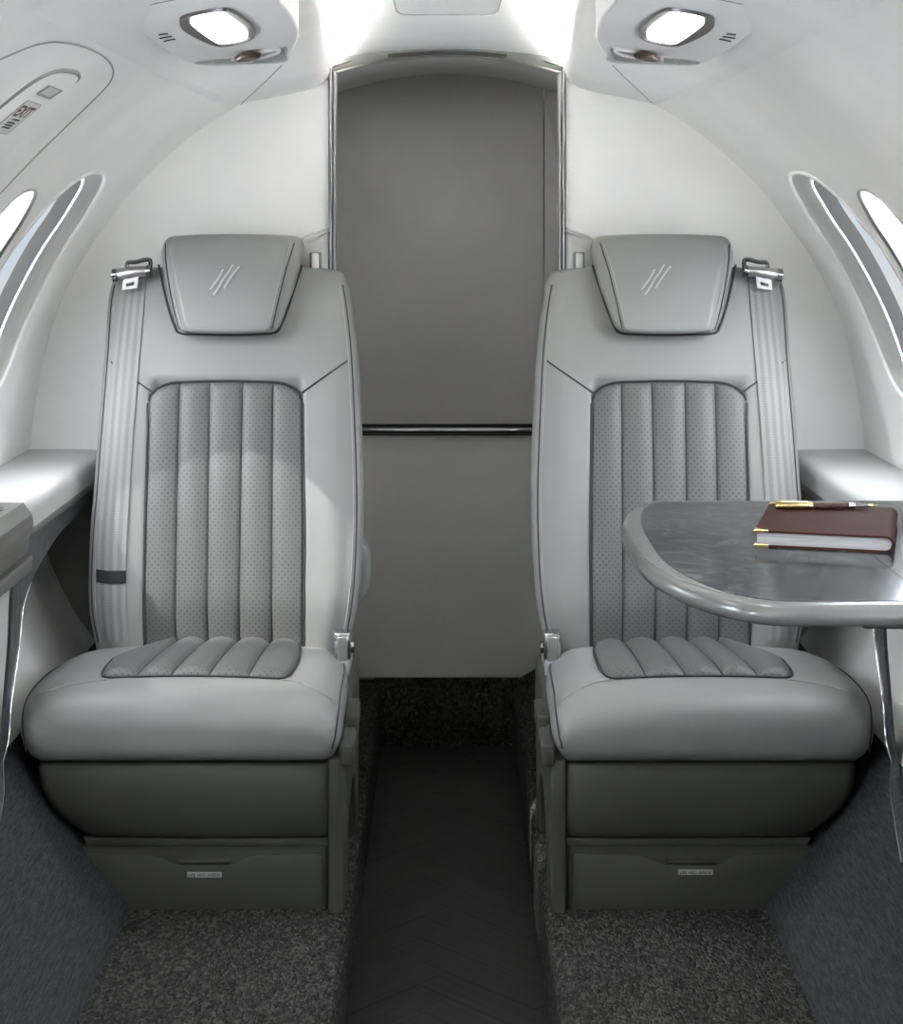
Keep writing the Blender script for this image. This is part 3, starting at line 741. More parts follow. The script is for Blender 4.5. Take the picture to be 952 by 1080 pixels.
def cush_sections():
    # (y, z_bottom, z_top, x_left, x_right)
    return [(2.7430, .272, .290, -.596, -.218), (2.7440, .264, .298, -.622, -.199), (2.7470, .256, .306, -.643, -.186), (2.7520, .2495, .3145, -.655, -.1795), (2.760, .2435, .323, -.664, -.175), (2.772, .2395, .331, -.671, -.1725), (2.79, .238, .3385, -.676, -.171), (2.815, .238, .3445, -.680, -.170), (2.86, .238, .348, -.683, -.170), (2.94, .238, .347, -.6845, -.171), (3.02, .238, .343, -.682, -.173), (3.07, .238, .339, -.672, -.176), (3.11, .238, .335, -.650, -.182), (3.14, .240, .330, -.62, -.20)]
CS = cush_sections()
def cz(y):
    return interp(y, [(c[0], c[2]) for c in CS[2:]])
def cush_top(x, y):
    a = interp(y, [(c[0], c[3]) for c in CS[2:]]); b = interp(y, [(c[0], c[4]) for c in CS[2:]])
    c = (a+b)/2; h = (b-a)/2; u = abs(x-c)/h
    return cz(y)+.012*(1-u*u)-.006-.020*sstep(.84, 1.0, u)
def cush_ring(c):
    y, zb, zt, a, b = c; r = min(.022, (zt-zb)*.45); pts = []; N = 40
    full = clamp((zt-zb)/.10)
    for i in range(N+1):
        x = lerp(a+.004, b-.004, i/N); u = abs((x-(a+b)/2)/((b-a)/2))
        z = zt+(.012*(1-u*u)-.006)*full-.020*full*sstep(.84, 1., u)
        pts.append(Vector((x, y, z)))
    ze = pts[-1].z; zm = lerp(zb, ze, .5)
    pts += [Vector((b+.000, y, lerp(ze, zb, .12))), Vector((b+.003, y, lerp(ze, zb, .35))), Vector((b+.001, y, lerp(ze, zb, .65))), Vector((b-.008, y, lerp(ze, zb, .88))), Vector((b-.018, y, zb))]
    pts += [Vector((lerp(b-.018, a+.026, i/8), y, zb)) for i in range(1, 8)]
    pts += [Vector((a+.026, y, zb)), Vector((a+.012, y, lerp(ze, zb, .85))), Vector((a+.001, y, lerp(ze, zb, .6))), Vector((a-.003, y, lerp(ze, zb, .35))), Vector((a-.000, y, lerp(ze, zb, .12)))]
    return pts
def strip_mesh(rows): 
    n = len(rows[0]); V = [p for r_ in rows for p in r_]
    return V, [(i*n+j, i*n+j+1, (i+1)*n+j+1, (i+1)*n+j) for i in range(len(rows)-1) for j in range(n-1)]

def seat(label, left):
    r = root('cabin_seat', (-.41, 3.0, .0), label, 'seat', 'passenger seats')
    # ---- backrest
    rings = [back_ring(.30+(ZT-.03-.30)*i/56) for i in range(57)]
    for k in range(1, 8):
        an = math.pi/2*k/7; rings.append(back_ring(ZT-.03+.03*math.sin(an), .03*(1-math.cos(an))))
    rings = [[top_drop(p) for p in R] for R in rings]
    back = mesh('backrest', *loft(rings), M['leather'], r, smooth=60)
    def edge(side, off, z0=.335, z1=.982, n=40):
        out = []
        for i in range(n+1):
            z = lerp(z0, z1, i/n); x = (xr(z)-RC*.42+off) if side > 0 else (xl(z)+RC*.42+off)
            xx = clamp(x, xl(z)+RC, xr(z)-RC); dx = abs(x-xx); y = Yf(xx, z)+RC-math.sqrt(max(0, RC*RC-dx*dx))
            out.append(top_drop(Vector((x, y-.0003, z))))
        return out
    for sd in (1, -1):
        mesh('piping', *tube(edge(sd, 0), .0014, 6), M['seam'], back)
        mesh('stitching', *tube(edge(sd, -.006*sd), .0008, 6), M['seam2'], back)
    # diagonal seams of the shoulder yoke
    mesh('yoke_seam', *tube([on_back(lerp(367.5, 318, t), lerp(379.5, 414, t), -.0004) for t in [i/12 for i in range(13)]], .0017, 6), M['seam'], back)
    mesh('yoke_seam', *tube([on_back(lerp(112, 163, t), lerp(378.5, 415, t), -.0004) for t in [i/12 for i in range(13)]], .0017, 6), M['seam'], back)
    # ---- fluted, perforated centre panel
    lines_t = [(157, 430), (189, 402), (220.5, 402), (255.5, 402), (287.5, 402), (320, 430)]
    lines_b = [(151, 672), (184, 672), (218, 672), (251.5, 672), (286, 672), (320, 672)]
    def fx(k, z):
        if k == 0: return interp(z, _IL)
        if k == 5: return interp(z, _IR)
        a, za = bp(*lines_t[k]); b, zb_ = bp(*lines_b[k]); return lerp(b, a, (z-zb_)/(za-zb_))
    rc = .052
    rows = []; NV, NK = 90, 14
    def ztop(x, il, ir):
        d_ = min(x-il, ir-x)
        return ZIT-(rc*.62)*(1-math.sqrt(max(0, 1-(1-clamp(d_/rc))**2.0)))-.006*(abs(x-(il+ir)/2)/((ir-il)/2))**2
    il0, ir0 = fx(0, ZIT), fx(5, ZIT)
    for i in range(NV+1):
        t = i/NV; row = []
        for k in range(5):
            for j in range(NK+(1 if k == 4 else 0)):
                f = j/NK
                zz = lerp(ZIB, ZIT, t); x = lerp(fx(k, zz), fx(k+1, zz), f)
                zt_ = ztop(x, fx(0, zz), fx(5, zz)); z = lerp(ZIB, zt_, t)
                flute = abs(math.sin(math.pi*f))**.55
                endf = sstep(0, .022, zt_-z+.0015)
                e = math.sqrt(max(0, 1-(1-endf)**2))
                y = Yf(x, z)+.0045-.0105*flute*e
                if t == 1: y += .004
                if (k == 0 and j == 0) or (k == 4 and j == NK): y += .004
                row.append(Vector((x, y, z)))
        rows.append(row)
    insert = mesh('back_insert', *strip_mesh(rows), M['perf_back'], r, smooth=80)
    insert['label'] = 'grey perforated fluted leather panel'
    edgep = [rows[i][0] for i in range(NV+1)]+rows[NV][1:]+[rows[i][-1] for i in range(NV-1, -1, -1)]
    mesh('piping', *tube([p+Vector((0, -.0085, 0)) for p in edgep], .0019, 6), M['seam'], insert)
    for k in range(1, 5):
        mesh('flute_seam', *tube([rows[i][k*NK]+Vector((0, -.0006, 0)) for i in range(0, NV)], .0016, 6), M['seam'], insert)
    # ---- headrest
    HO = [(249.2, 180, 307), (250.5, 175, 311.5), (254, 171.3, 315), (264, 168.3, 317.5), (280, 169.3, 315.2), (294, 172.5, 311.5), (307, 176, 307.8), (321, 179.3, 302.5), (334, 182.3, 298), (343, 185.3, 294.5), (348, 189, 291), (350.5, 193, 287)]
    off = -.040
    H = [(*bp(l, y, off), bp(r2, y, off)[0]) for y, l, r2 in HO]        # xl, z, xr
    HL_ = sorted((z, a) for a, z, b in H); HR_ = sorted((z, b) for a, z, b in H)
    z0, z1 = HL_[0][0], HL_[-1][0]
    def hfront(x, z):
        a, b = interp(z, HL_), interp(z, HR_); u = abs((x-(a+b)/2)/((b-a)/2)); t = (z-z0)/(z1-z0)
        y = Yc(z)-.046+.012*sstep(.60, 1., t)**1.5+.004*(2*t-1)**2
        return y+.020*sstep(.78, 1.02, u)
    def hring(z, ins=0., n=44):
        a, b = interp(z, HL_), interp(z, HR_); pts = []; rc_ = .013
        for i in range(n+1):
            x = lerp(a+rc_, b-rc_, i/n); pts.append(Vector((x, hfront(x, z)+ins, z)))
        yr = hfront(b-rc_, z)+ins; yb = Yc(z)+.05-ins*.5
        for k in range(1, 6):
            an = math.pi/2*k/5; pts.append(Vector((b-rc_+rc_*math.sin(an), yr+rc_-rc_*math.cos(an), z)))
        pts += [Vector((b, yb-.02, z)), Vector((b-.02, yb, z)), Vector((a+.02, yb, z)), Vector((a, yb-.02, z))]
        yl = hfront(a+rc_, z)+ins
        for k in range(5, 0, -1):
            an = math.pi/2*k/5; pts.append(Vector((a+rc_-rc_*math.sin(an), yl+rc_-rc_*math.cos(an), z)))
        return pts
    rr_ = [hring(z0-.001, .014), hring(z0+.001, .006), hring(z0+.004, .002)]+[hring(lerp(z0+.008, z1-.020, i/26)) for i in range(27)]
    for k in range(1, 7):
        an = math.pi/2*k/6; R = hring(z1-.020+.020*math.sin(an), .020*(1-math.cos(an))); rr_.append(R)
    def bow(p): 
        t = (p.z-z0)/(z1-z0); a, b = interp(p.z, HL_), interp(p.z, HR_); u = (p.x-(a+b)/2)/((b-a)/2)
        return Vector((p.x, p.y, p.z+.004*(1-u*u)*sstep(.6, 1, t)-.003*(1-u*u)*sstep(.3, 0, t)))
    hd = mesh('headrest', *loft([[bow(p) for p in R] for R in rr_]), M['leather'], r, smooth=60)
    def hp_(px, py, o_=-.0003):
        z = py_to_z(py, off); x = (px-VX)*(Yc(z)+off)/F; rc_ = .013
        xx = clamp(x, interp(z, HL_)+rc_, interp(z, HR_)-rc_); dx = min(abs(x-xx), rc_*.98)
        return bow(Vector((x, hfront(xx, z)+rc_-math.sqrt(rc_*rc_-dx*dx)+o_, z)))
    for nm, mt, rad, dl, dr in (('piping', M['seam'], .0013, 0, 0), ('stitching', M['seam2'], .0009, 3.6, -3.6)):
        mesh(nm, *(tube(spline([hp_(x+dl, y) for x, y in [(172.6, 258), (174, 275), (177.5, 299), (182.5, 324), (186.6, 341), (188.3, 347.5)]], 6), rad, 6)), mt, hd)
        mesh(nm, *(tube(spline([hp_(x+dr, y) for x, y in [(309.5, 257), (306.5, 268), (301.5, 285), (296.5, 305), (291, 328), (287, 346.5)]], 6), rad, 6)), mt, hd)
    # dark shadow-gap welt where the headrest meets the yoke
    gp = [(167.5, 277), (172, 300), (178, 325), (184, 343), (190, 351), (215, 352.8), (240, 353.3), (265, 352.8), (289, 351), (296, 343), (304, 323), (312, 297), (318.5, 277)]
    mesh('welt', *tube(spline([on_back(x, y, -.0015) for x, y in gp], 6), .0022, 6), M['seam'], hd)
    # ---- embossed emblem (same way round on both seats)
    def emb(a, b, t):                      # a, b in photo pixels of the left headrest
        z = py_to_z(b, off); x = (a-VX)*(Yc(z)+off)/F
        return bow(Vector((x, hfront(x, z)-.0006-t, z)))
    ox = 0 if left else -2.5
    sp = lambda x, y: ((205+x*70/952), 265+y*60/816)
    def m_(x): return x if MX == 1 else 2*243.2-x      # keep the emblem unmirrored
    E = Geo()
    def stroke(pts, w, mi_):
        pts = [sp(*p) for p in pts]; P2 = spline([Vector((*p, 0)) for p in pts], 4)
        a = []; b = []
        for i, p in enumerate(P2):
            tg = (P2[min(i+1, len(P2)-1)]-P2[max(i-1, 0)]).normalized(); nn = Vector((-tg.y, tg.x, 0))
            ww = w*.0735/2
            a.append(p+nn*ww); b.append(p-nn*ww)
        V = []; Fq = []
        for t in (0, .0011):
            V += [emb(m_(p.x+ox), p.y, t) for p in a]; V += [emb(m_(p.x+ox), p.y, t) for p in b]
        n = len(P2)
        for i in range(n-1):
            Fq += [(2*n+i, 2*n+i+1, 3*n+i+1, 3*n+i), (i, i+1, 2*n+i+1, 2*n+i), (n+i, n+i+1, 3*n+i+1, 3*n+i)]
        E.add((V, Fq), mi_)
    for pts in ([(418, 258), (365, 358), (300, 455), (230, 545)], [(560, 190), (490, 300), (420, 395), (355, 510), (280, 628)], [(650, 215), (570, 310), (505, 405), (430, 530)]): stroke(pts, 26, 0)
    for pts in ([(310, 255), (370, 254), (430, 244)], [(445, 186), (520, 186), (600, 176)], [(440, 270), (385, 365), (250, 560), (185, 576)], [(590, 190), (440, 395), (300, 620), (220, 634)], [(690, 208), (640, 260), (530, 405), (455, 530)]): stroke(pts, 14, 1)
    mesh('emblem', E.V, E.F, [M['emb_l'], M['emb_d']], hd, mi=E.mi, smooth=0)['label'] = 'embossed emblem of three slanted strokes'
    # ---- shoulder belt
    BL = [(292, 127.5, 154), (304, 127, 153), (374, 119.5, 147.5), (430, 115, 143.5), (460, 112.8, 141.3), (520, 107, 137.5), (560, 103.6, 135.2), (600, 102, 134.3), (640, 102.5, 134.2), (676, 104, 134.5)]
    bl = [(y, l) for y, l, r2 in BL]; br = [(y, r2) for y, l, r2 in BL]
    def belt_rows(ya, yb, n, th):
        rows_f = []; uvs = []
        for i in range(n+1):
            y = lerp(ya, yb, i/n); row = []
            for j in range(11):
                p = on_back(lerp(interp(y, bl), interp(y, br), j/10), y, -.004-th); row.append(p); uvs.append((j/10, i/n*(yb-ya)/384))
            rows_f.append(row)
        return rows_f, uvs
    def belt_solid(ya, yb, n, th, thick, nm, mt, par):
        f, u = belt_rows(ya, yb, n, th); bk = [[p+Vector((0, thick, 0)) for p in row] for row in f]
        rings_ = [f[i]+list(reversed(bk[i])) for i in range(len(f))]
        uu = []
        for i in range(len(f)): uu += u[i*11:(i+1)*11]+list(reversed(u[i*11:(i+1)*11]))
        V, Fq = loft(rings_); return mesh(nm, V, Fq, mt, par, smooth=50, uv=uu)
    belt = belt_solid(290, 676, 60, .0, .0022, 'shoulder_belt', M['belt'], r)
    belt_solid(600, 613.5, 4, .0022, .0020, 'belt_keeper', M['slot'], belt)['label'] = 'black keeper band'
    yb_ = Yc(.99)
    gd = Geo(); gd.add(lathe([(-.031, .0), (-.031, .0085), (-.027, .0100), (0, .0108), (.027, .0100), (.031, .0085), (.031, 0)], P(139.5, 287.5, yb_-.018), (1, 0, .10), 20))
    guide = mesh('belt_guide', gd.V, gd.F, M['satin'], r, smooth=45)
    mesh('end_cap', *lathe([(-.004, 0), (-.004, .0125), (.004, .0125), (.004, 0)], P(121, 290.3, yb_-.018), (1, 0, .10), 20), M['darkchrome'], guide)
    mesh('end_cap', *lathe([(-.004, 0), (-.004, .0125), (.004, .0125), (.004, 0)], P(157, 286.5, yb_-.018), (1, 0, .10), 20), M['darkchrome'], guide)
    lp = [P(134, 283, yb_), P(135, 277, yb_), P(143, 276.4, yb_), P(154, 273.8, yb_), P(158.5, 275.5, yb_), P(158, 286, yb_-.01)]
    mesh('anchor_loop', *tube(spline(lp, 5), .0042, 8), M['darkchrome'], guide)
    # tongue with a slot: a frame of four bars
    T = Geo(); yt = yb_-.030
    def tq(px, py): p = P(px, py, yt); return (p.x, p.z)
    outer = [tq(130, 295), tq(146.5, 291.5), tq(144.5, 303.8), tq(129, 305.8)]; inn = [tq(133.2, 299), tq(142, 297), tq(141.3, 300.6), tq(132.6, 302.6)]
    V = [Vector((x, yt-d_, z)) for d_ in (0, .003) for x, z in outer+inn]
    Fq = []
    for i in range(4):
        j_ = (i+1) % 4; Fq += [(i, j_, 4+j_, 4+i), (8+i, 8+j_, 12+j_, 12+i), (i, j_, 8+j_, 8+i), (4+i, 4+j_, 12+j_, 12+i)]
    mesh('belt_tongue', V, Fq, M['satin'], guide, smooth=0)
    # ---- cushion
    cu = mesh('cushion', *loft([cush_ring(c) for c in CS]), M['leather'], r, smooth=70)
    def cfront(zf, x_l, x_r):              # run of the front-edge seam: over the roll at both sides
        pass
    def ctop(px, py):
        lo, hi = 2.70, 3.3
        for _ in range(40):
            m = (lo+hi)/2; x = (px-VX)*m/F; z = EZ-(py-VY)*m/F
            if z > cush_top(x, m): lo = m
            else: hi = m
        x = (px-VX)*lo/F; return Vector((x, lo, cush_top(x, lo)))
    sA = [ctop(*p)+Vector((0, 0, .0006)) for p in [(113, 717), (90, 719.5), (65, 724.5), (45, 731), (31, 737.5)]]
    sB = [ctop(*p)+Vector((0, 0, .0006)) for p in [(297, 717.5), (312, 719), (328, 725), (343, 733), (352, 739.5)]]
    def chit(px, py):                      # first hit of a sight line on the cushion's front
        y = 2.70
        while y < 3.1:
            x = (px-VX)*y/F; z = EZ-(py-VY)*y/F
            if y >= CS[0][0]:
                zb, zt_, a, b = (interp(y, [(c[0], c[k_]) for c in CS]) for k_ in (1, 2, 3, 4))
                if a-.002 <= x <= b+.002 and zb <= z <= zt_+.004: return Vector((x, y-.0016, z))
            y += .001
        return None
    def side_pipe(pxs):
        return [p for p in (chit(*q) for q in pxs) if p]
    pr_ = side_pipe([(346, 803), (350, 790), (353.5, 775), (356, 758), (358, 742)])
    pl_ = side_pipe([(33.5, 803), (27.5, 792), (24.8, 776), (24.3, 760), (26, 744)])
    for pp_, kk in ((pr_, 40), (pl_, 0)):
        top = [cush_ring(c)[kk]+Vector((0, -.0006, .0008)) for c in CS[8:13] if c[0] > pp_[-1].y+.02]
        mesh('piping', *tube(spline(pp_+top, 5), .0014, 6), M['seam'], cu)
    for q_ in (sA, sB): mesh('front_seam', *tube(spline(q_, 5), .0011, 6), M['seam2'], cu)
    # ---- cushion insert
    IL = [(2.845, -.548), (2.852, -.558), (2.865, -.564), (2.895, -.567), (2.94, -.567), (2.98, -.565), (3.02, -.546), (3.07, -.517), (3.12, -.49)]
    IR = [(2.845, -.272), (2.852, -.264), (2.865, -.258), (2.895, -.254), (2.94, -.252), (3.0, -.252), (3.07, -.256), (3.12, -.262)]
    K0 = [None, -.503, -.4475, -.3867, -.322, None]; K1 = [None, -.4837, -.432, -.3755, -.3163, None]
    def kx(k, y):
        if k == 0: return interp(y, IL)
        if k == 5: return interp(y, IR)
        return lerp(K0[k], K1[k], (y-2.85)/.23)
    rows = []; NV = 50
    for i in range(NV+1):
        y = lerp(2.845, 3.12, (i/NV)**1.15); row = []
        for k in range(5):
            for j in range(NK+(1 if k == 4 else 0)):
                f = j/NK; x = lerp(kx(k, y), kx(k+1, y), f); e = math.sqrt(max(0, 1-(1-sstep(0, .03, y-2.845))**2))
                z = cush_top(x, y)+.0008+.0125*abs(math.sin(math.pi*f))**.6*e
                if i == 0 or (k == 0 and j == 0) or (k == 4 and j == NK): z -= .004
                row.append(Vector((x, y, z)))
        rows.append(row)
    ci = mesh('cushion_insert', *strip_mesh(rows), M['perf_seat'], r, smooth=80); ci['label'] = 'grey perforated fluted seat panel'
    ep = [rows[i][0] for i in range(NV, -1, -1)]+rows[0][1:]+[rows[i][-1] for i in range(1, NV+1)]
    mesh('piping', *tube([p+Vector((0, 0, .0045)) for p in ep], .0018, 6), M['seam'], ci)
    for k in range(1, 5): mesh('flute_seam', *tube([rows[i][k*NK]+Vector((0, 0, .0006)) for i in range(1, NV+1)], .0016, 6), M['seam'], ci)
    # ---- skirt under the cushion
    SK = [(.2365, -.648, 2.772), (.233, -.6515, 2.768), (.22, -.6525, 2.763), (.20, -.649, 2.760), (.18, -.641, 2.760), (.16, -.628, 2.762), (.14, -.608, 2.767), (.125, -.588, 2.773), (.117, -.575, 2.779), (.115, -.570, 2.784)]
    rings = []
    for z, xa_, yy in SK:
        rings.append([Vector((xa_+.025, yy+.0, z)), Vector((xa_+.10, yy-.003, z)), Vector((-.40, yy-.004, z)), Vector((-.26, yy-.003, z)), Vector((-.200, yy, z)), Vector((-.188, yy+.006, z)), Vector((-.186, yy+.02, z)), Vector((-.186, 3.22, z)), Vector((xa_, 3.22, z)), Vector((xa_, yy+.05, z)), Vector((xa_+.004, yy+.02, z)), Vector((xa_+.012, yy+.006, z))])
    mesh('skirt', *loft(rings), M['skirt'], r, smooth=60)
    # ---- base box with drawer
    poly = [(-.5745, .111), (-.488, .001), (-.190, .001), (-.190, .111)]
    mesh('base_box', *prism(poly, lambda a, b, t: Vector((a, 2.7905+t, b)), 0, .43, .002, 2), M['skirt'], r, smooth=30)
    mesh('base_ledge', *prism([(-.577, .1145), (-.570, .102), (-.188, .102), (-.188, .1145)], lambda a, b, t: Vector((a, 2.780+t, b)), 0, .03, .003, 2), M['skirt'], r)
    yd = 2.783
    dq = lambda px, py: (P(px, py, yd).x, P(px, py, yd).z)
    dp = [dq(*p) for p in [(86, 901), (166, 903.5), (170, 904.5), (183, 911), (188, 911.8), (242, 911.5), (247, 910.5), (258, 906), (266, 903), (336, 899.5), (340, 903), (340.5, 966), (139, 967)]]
    dr_ = mesh('drawer', *prism(dp, lambda a, b, t: Vector((a, yd+t, b)), .0, .012, .0025, 2), M['skirt'], r, smooth=40)
    mesh('drawer_surround', *prism([dq(*p) for p in [(83, 892.5), (342.5, 891), (343, 969), (137, 969)]], lambda a, b, t: Vector((a, yd+.0035+t, b)), 0, .01), M['skirt'], r, smooth=0)
    a = P(188, 909.6, yd); b = P(242, 909.6, yd)
    mesh('handle_slot', *rbox(a.x, b.x, yd-.0025, yd+.006, a.z-.0008, a.z+.0052, .002), M['skirt'], dr_)
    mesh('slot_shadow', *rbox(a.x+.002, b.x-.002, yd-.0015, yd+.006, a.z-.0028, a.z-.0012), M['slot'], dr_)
    ax = P(215.5, 922.3, yd) if left else P(943-733.2, 919.6, yd)
    G = Geo(); G.add(rbox(ax.x-.0275, ax.x+.0275, yd-.0022, yd-.0002, ax.z-.0042, ax.z+.0042, .0005, 1), 0)
    G.add(text_geo('LIFE VEST INSIDE', .0048, .050, lambda u, v_, t: Vector((ax.x+u*MX, yd-.0022-t, ax.z+v_)), .0004), 1)
    mesh('placard', G.V, G.F, [M['placard'], M['ink']], dr_, mi=G.mi, smooth=0)['label'] = 'small grey placard reading LIFE VEST INSIDE'
    # ---- aisle-side frame with an arch
    fp = [(2.766, .001), (2.764, .06), (2.770, .105), (2.764, .15), (2.758, .20), (2.762, .243), (2.80, .262), (2.95, .280), (3.10, .300), (3.20, .300), (3.235, .27), (3.23, .18), (3.20, .10), (3.205, .001), (3.13, .001), (3.125, .06), (3.10, .105), (3.05, .130), (2.99, .135), (2.93, .120), (2.885, .085), (2.868, .04), (2.865, .001)]
    mesh('side_frame', *prism(fp, lambda a_, b_, t: Vector((-.188+t, a_, b_)), 0, .026, .006, 3), M['skirt'], r, smooth=50)
    mesh('control_lever', *rbox(-.170, -.1475, 2.755, 2.855, .234, .270, .006, 3), M['skirt'], r)
    mesh('control_lever', *rbox(-.170, -.1470, 2.868, 2.975, .248, .284, .006, 3), M['skirt'], r)
    # ---- chrome recline hinge
    hg = Geo(); hg.add(rbox(-.200, -.1705, 3.085, 3.118, .318, .3665, .003, 2), 0); hg.add(rbox(-.1925, -.1755, 3.083, 3.10, .318, .3595, .001, 1), 1)
    hg.add(lathe([(0, 0), (0, .011), (.005, .011), (.006, .008), (.006, 0)], (-.171, 3.115, .335), (1, 0, 0), 18), 2)
    hg.build('recline_hinge', [M['chrome'], M['satin'], M['darkchrome']], r, smooth=40)
    mesh('side_link', *prism([(3.06, .28), (3.10, .345), (3.16, .345), (3.19, .25), (3.12, .24)], lambda a_, b_, t: Vector((-.189+t, a_, b_)), 0, .018, .004, 2), M['midgrey'], r)
    if left:
        mesh('pivot_cover', *prism([(-.190, .372), (-.168, .372), (-.1515, .392), (-.1445, .412), (-.143, .430), (-.143, .468), (-.148, .482), (-.158, .494), (-.168, .500), (-.190, .500)], lambda a_, b_, t: Vector((a_, 3.255+t, b_)), 0, .09, .010, 3), M['pod'], r, smooth=50)
    return r
MX = 1; seat('light grey leather seat on the left, beside the wood console, belt with black keeper band', True)
MX = -1; seat('light grey leather seat on the right, partly behind the marble-topped table', False)
MX = 1

# ------------------------------------------------------------------ folding table
TZ = .68
t = root('side_table', (.5, 2.2, .62), 'folding table with dark marble top and glossy grey rim, in front of the right seat', 'table')
def rrect(x0, x1, y0, y1, rn, rf, n=14):
    """left end rounded: near corner radius rn (elliptic pair), far corner rf; right end square at the sidewall"""
    pts = []
    for k in range(n+1):
        an = math.pi/2*k/n; pts.append((x0+rf[0]-rf[0]*math.cos(an), y1-rf[1]+rf[1]*math.sin(an)))
    pts.append((x1, y1)); pts.append((x1, y0))
    for k in range(n+1):
        an = math.pi/2*k/n; pts.append((x0+rn[0]-rn[0]*math.sin(an), y0+rn[1]-rn[1]*math.cos(an)))
    return pts
def tring(ins, z):
    return [Vector((x, y, z)) for x, y in rrect(.2325+ins, .79, 1.884+ins, 2.600-ins*.8, (.14-ins, .32-ins), (.085-ins, .31-ins))]
rim = mesh('rim', *loft([tring(.012, TZ-.0235), tring(.005, TZ-.022), tring(.001, TZ-.018), tring(0, TZ-.0135), tring(.0008, TZ-.009), tring(.0045, TZ-.0035), tring(.009, TZ-.0008), tring(.013, TZ), tring(.028, TZ)], True, True), M['rim'], t, smooth=40)
def cutx(L, xa_, xb_):
    L = [(p.x, p.y) for p in L]
    L = clip(L, lambda p: p[0]-xa_); L = clip(L, lambda p: xb_-p[0]); return L
for xa_, xb_ in ((0, .5255), (.5267, 1.)):
    L = cutx(tring(.029, 0), xa_, xb_)
    mesh('marble_inlay', *prism(L, lambda a, b, h: Vector((a, b, TZ-.002+h)), 0, .0026), M['marble'], t, smooth=0)
mesh('hinge_seam', *rbox(.5257, .5265, 1.90, 2.584, TZ-.001, TZ+.0003), M['slot'], t, smooth=0)
mesh('support_bracket', *rbox(.462, .678, 1.955, 2.12, .6385, .6565, .006, 3), M['rim'], t)
# ------------------------------------------------------------------ notebook and pen
A = Vector((.390, 2.228)); ang = -math.radians(15.5)
ux = Vector((math.cos(ang), math.sin(ang))); uy = Vector((-ux.y, ux.x)); BW, BL_ = .172, .226
nz = TZ+.0008
def nb(a, b, h): q = A+ux*a+uy*b; return Vector((q.x, q.y, nz+h))
nr = root('notebook', (A.x+.08, A.y+.1, nz), 'brown leather notebook with gold corners lying on the marble table', 'notebook')
def csec(th, x0, x1, H, n=10):
    """C-shaped cover section: top board, rounded spine at right, bottom board"""
    rr_ = H/2; out = [(x0, H), (x1-rr_, H)]+[(x1-rr_+rr_*math.sin(math.pi*k/n), rr_+rr_*math.cos(math.pi*k/n)) for k in range(1, n)]+[(x1-rr_, 0), (x0, 0)]
    ri = rr_-th
    out += [(x0, th), (x1-rr_, th)]+[(x1-rr_+ri*math.sin(math.pi*k/n), rr_-ri*math.cos(math.pi*k/n)) for k in range(1, n)]+[(x1-rr_, H-th), (x0, H-th)]
    return out
S = csec(.0024, 0, BW, .0205)
mesh('cover', *loft([[nb(a, b, h) for a, h in S] for b in (0, .001, BL_-.001, BL_)]), M['cover'], nr, smooth=40)
PS = [(.003, .0025), (BW-.0105, .0025)]+[(BW-.0105+.0077*math.sin(math.pi*k/10), .01025-.0077*math.cos(math.pi*k/10)) for k in range(1, 10)]+[(BW-.0105, .018), (.003, .018)]
mesh('pages', *loft([[nb(a, b, h) for a, h in PS] for b in (.002, BL_-.002)]), M['pages'], nr, smooth=30)
def corner(b0, sgn, top):
    z0, z1 = (.0178, .0212) if top else (-.0006, .0028)
    tri = [(-.0007, b0-.0007*sgn), (.018, b0-.0007*sgn), (.011, b0+.005*sgn), (.005, b0+.011*sgn), (-.0007, b0+.018*sgn)]
    mesh('gold_corner', *prism(tri, lambda a, b, h: nb(a, b, h), z0, z1, .0004, 1), M['gold'], nr, smooth=30)
corner(0, 1, True); corner(0, 1, False); corner(BL_, -1, True); corner(BL_, -1, False)
pr = .0046
p0 = P(817.5, 534.5, 2.384); p1 = P(928.5, 530.5, 2.384)
zc = nz+.0205+pr
p0 = Vector((p0.x, p0.y, zc)); p1 = Vector((p1.x, p1.y+.006, zc)); ax = (p1-p0).normalized(); Lp = (p1-p0).length
pen = root('pen', tuple(p0+ax*Lp*.5-Vector((0, 0, pr))), 'gold and brown leather fountain pen resting on the notebook', 'pen')
def seg(nm, a, b, pf, mt): return mesh(nm, *lathe([(Lp*a, 0)]+[(Lp*lerp(a, b, u), pr*k) for u, k in pf]+[(Lp*b, 0)], p0, ax, 20), mt, pen, smooth=40)
seg('cap', 0, .355, [(0, .55), (.03, .82), (.1, .95), (.85, 1), (.86, 1.08), (.98, 1.08), (1, 1)], M['gold'])
seg('barrel', .355, .70, [(0, .96), (.5, .98), (1, .9)], M['barrel'])
seg('collar', .70, .765, [(0, .95), (.3, 1.02), (.5, .86), (.7, .98), (1, .84)], M['silver'])
seg('grip', .765, .885, [(0, .8), (.5, .72), (1, .6)], M['bezel'])
seg('nib', .885, 1.0, [(0, .42), (.1, .5), (.5, .3), (1, .06)], M['gold'])
cl = [p0+ax*Lp*.02+Vector((0, -.0, pr*.9)), p0+ax*Lp*.03+Vector((0, -.001, pr+.0018)), p0+ax*Lp*.18+Vector((0, -.0012, pr+.0016)), p0+ax*Lp*.31+Vector((0, -.001, pr+.0008))]
mesh('clip', *tube(spline(cl, 4), .0011, 6), M['gold'], pen)

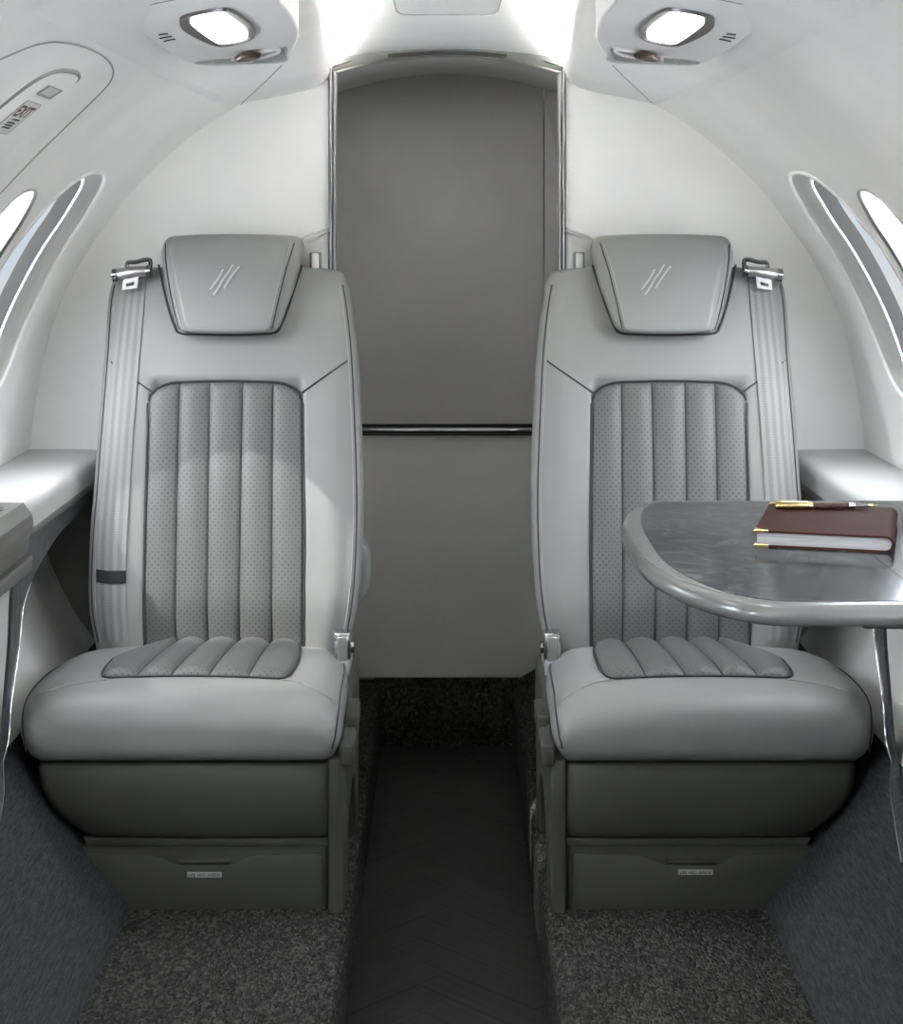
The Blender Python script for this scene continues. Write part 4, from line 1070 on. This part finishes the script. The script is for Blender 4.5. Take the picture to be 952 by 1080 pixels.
# ------------------------------------------------------------------ light
SKY_LO, SKY_HI, SKY_FWD = .9, 1.3, .85
w = bpy.data.worlds.new('sky'); scn.world = w; w.use_nodes = True; nt = w.node_tree
bg = nt.nodes['Background']
tc = node(nt, 'ShaderNodeTexCoord'); mp = node(nt, 'ShaderNodeMapping'); mp.inputs['Scale'].default_value = (1, 1, 3)
nt.links.new(tc.outputs['Generated'], mp.inputs['Vector'])
sky = ramp(nt, noise(nt, mp.outputs[0], 3.2, 6), [(.40, (.78, .875, .985)), (.64, (1.0, .99, .97))])
nt.links.new(sky, bg.inputs['Color'])
# the horizon haze is the dimmest band; the high sky and the sunlit cloud deck below are brighter
sz = node(nt, 'ShaderNodeSeparateXYZ'); nt.links.new(tc.outputs['Generated'], sz.inputs[0])
el = math_(nt, 'ADD', math_(nt, 'MULTIPLY', sz.outputs['Z'], .5), .5)
st_ = ramp(nt, el, [(.28, g(SKY_LO)), (.43, g(.76/10)), (.54, g(.76/10)), (.63, g(SKY_HI))])
# and the half of the sky around the sun (ahead of the cabin) is brighter than the half behind it
ahead = ramp(nt, math_(nt, 'ADD', math_(nt, 'MULTIPLY', sz.outputs['Y'], .5), .5), [(.40, g(SKY_FWD)), (.88, g(0))])
nt.links.new(math_(nt, 'MULTIPLY', math_(nt, 'ADD', st_, ahead), 10.), bg.inputs['Strength'])
sun = bpy.data.lights.new('sun', 'SUN'); so = bpy.data.objects.new('sun', sun); COL.objects.link(so)
sun.energy = 5.0; sun.angle = math.radians(.6); sun.color = (1, .985, .95)
sd = Vector((1, .42, -1.38)).normalized(); so.rotation_euler = sd.to_track_quat('-Z', 'Y').to_euler(); so.location = (-3, 1, 4)
def area(name, loc, size, power, direction, sy=None, col=(1, .985, .96)):
    l = bpy.data.lights.new(name, 'AREA'); o = bpy.data.objects.new(name, l); COL.objects.link(o)
    l.energy = power; l.size = size; l.color = col
    if sy: l.shape = 'RECTANGLE'; l.size_y = sy
    o.location = loc; o.rotation_euler = Vector(direction).to_track_quat('-Z', 'Y').to_euler(); return o
# forward cabin reading lamps (same row of overhead panels, behind the camera's seat row)
for y in (1.0, .2):
    for sx in (-1, 1): area('reading_lamp', (sx*.28, y, 1.33), .12, .6, (0, 0, -1))
for sx in (-1, 1): area('reading_lamp', (sx*.283, 2.18, 1.318), .05, .7, (0, .1, -1), .16)

area('vestibule_fill', (0, 3.74, 1.405), .30, .55, (0, .0, -1), .10)  # unseen fill light added to brighten the lavatory door
cam = bpy.data.cameras.new('camera'); co = bpy.data.objects.new('camera', cam); COL.objects.link(co)
cam.sensor_fit = 'HORIZONTAL'; cam.sensor_width = 36; cam.lens = 36*F/952
cam.shift_x = (476-VX)/952; cam.shift_y = -(540-VY)/952
cam.clip_start = .02; co.location = (0, 0, EZ); co.rotation_euler = (math.radians(90), 0, 0)
scn.camera = co
vs_ = scn.view_settings; scn.display_settings.display_device = 'sRGB'
vs_.view_transform = 'Standard'; vs_.look = 'None'; vs_.gamma = 1; vs_.exposure = .1; vs_.use_curve_mapping = False
scn.cycles.max_bounces = 14; scn.cycles.diffuse_bounces = 8; scn.cycles.transparent_max_bounces = 12
scn.cycles.use_denoising = True; scn.cycles.caustics_reflective = False; scn.cycles.caustics_refractive = False; scn.cycles.sample_clamp_indirect = 0
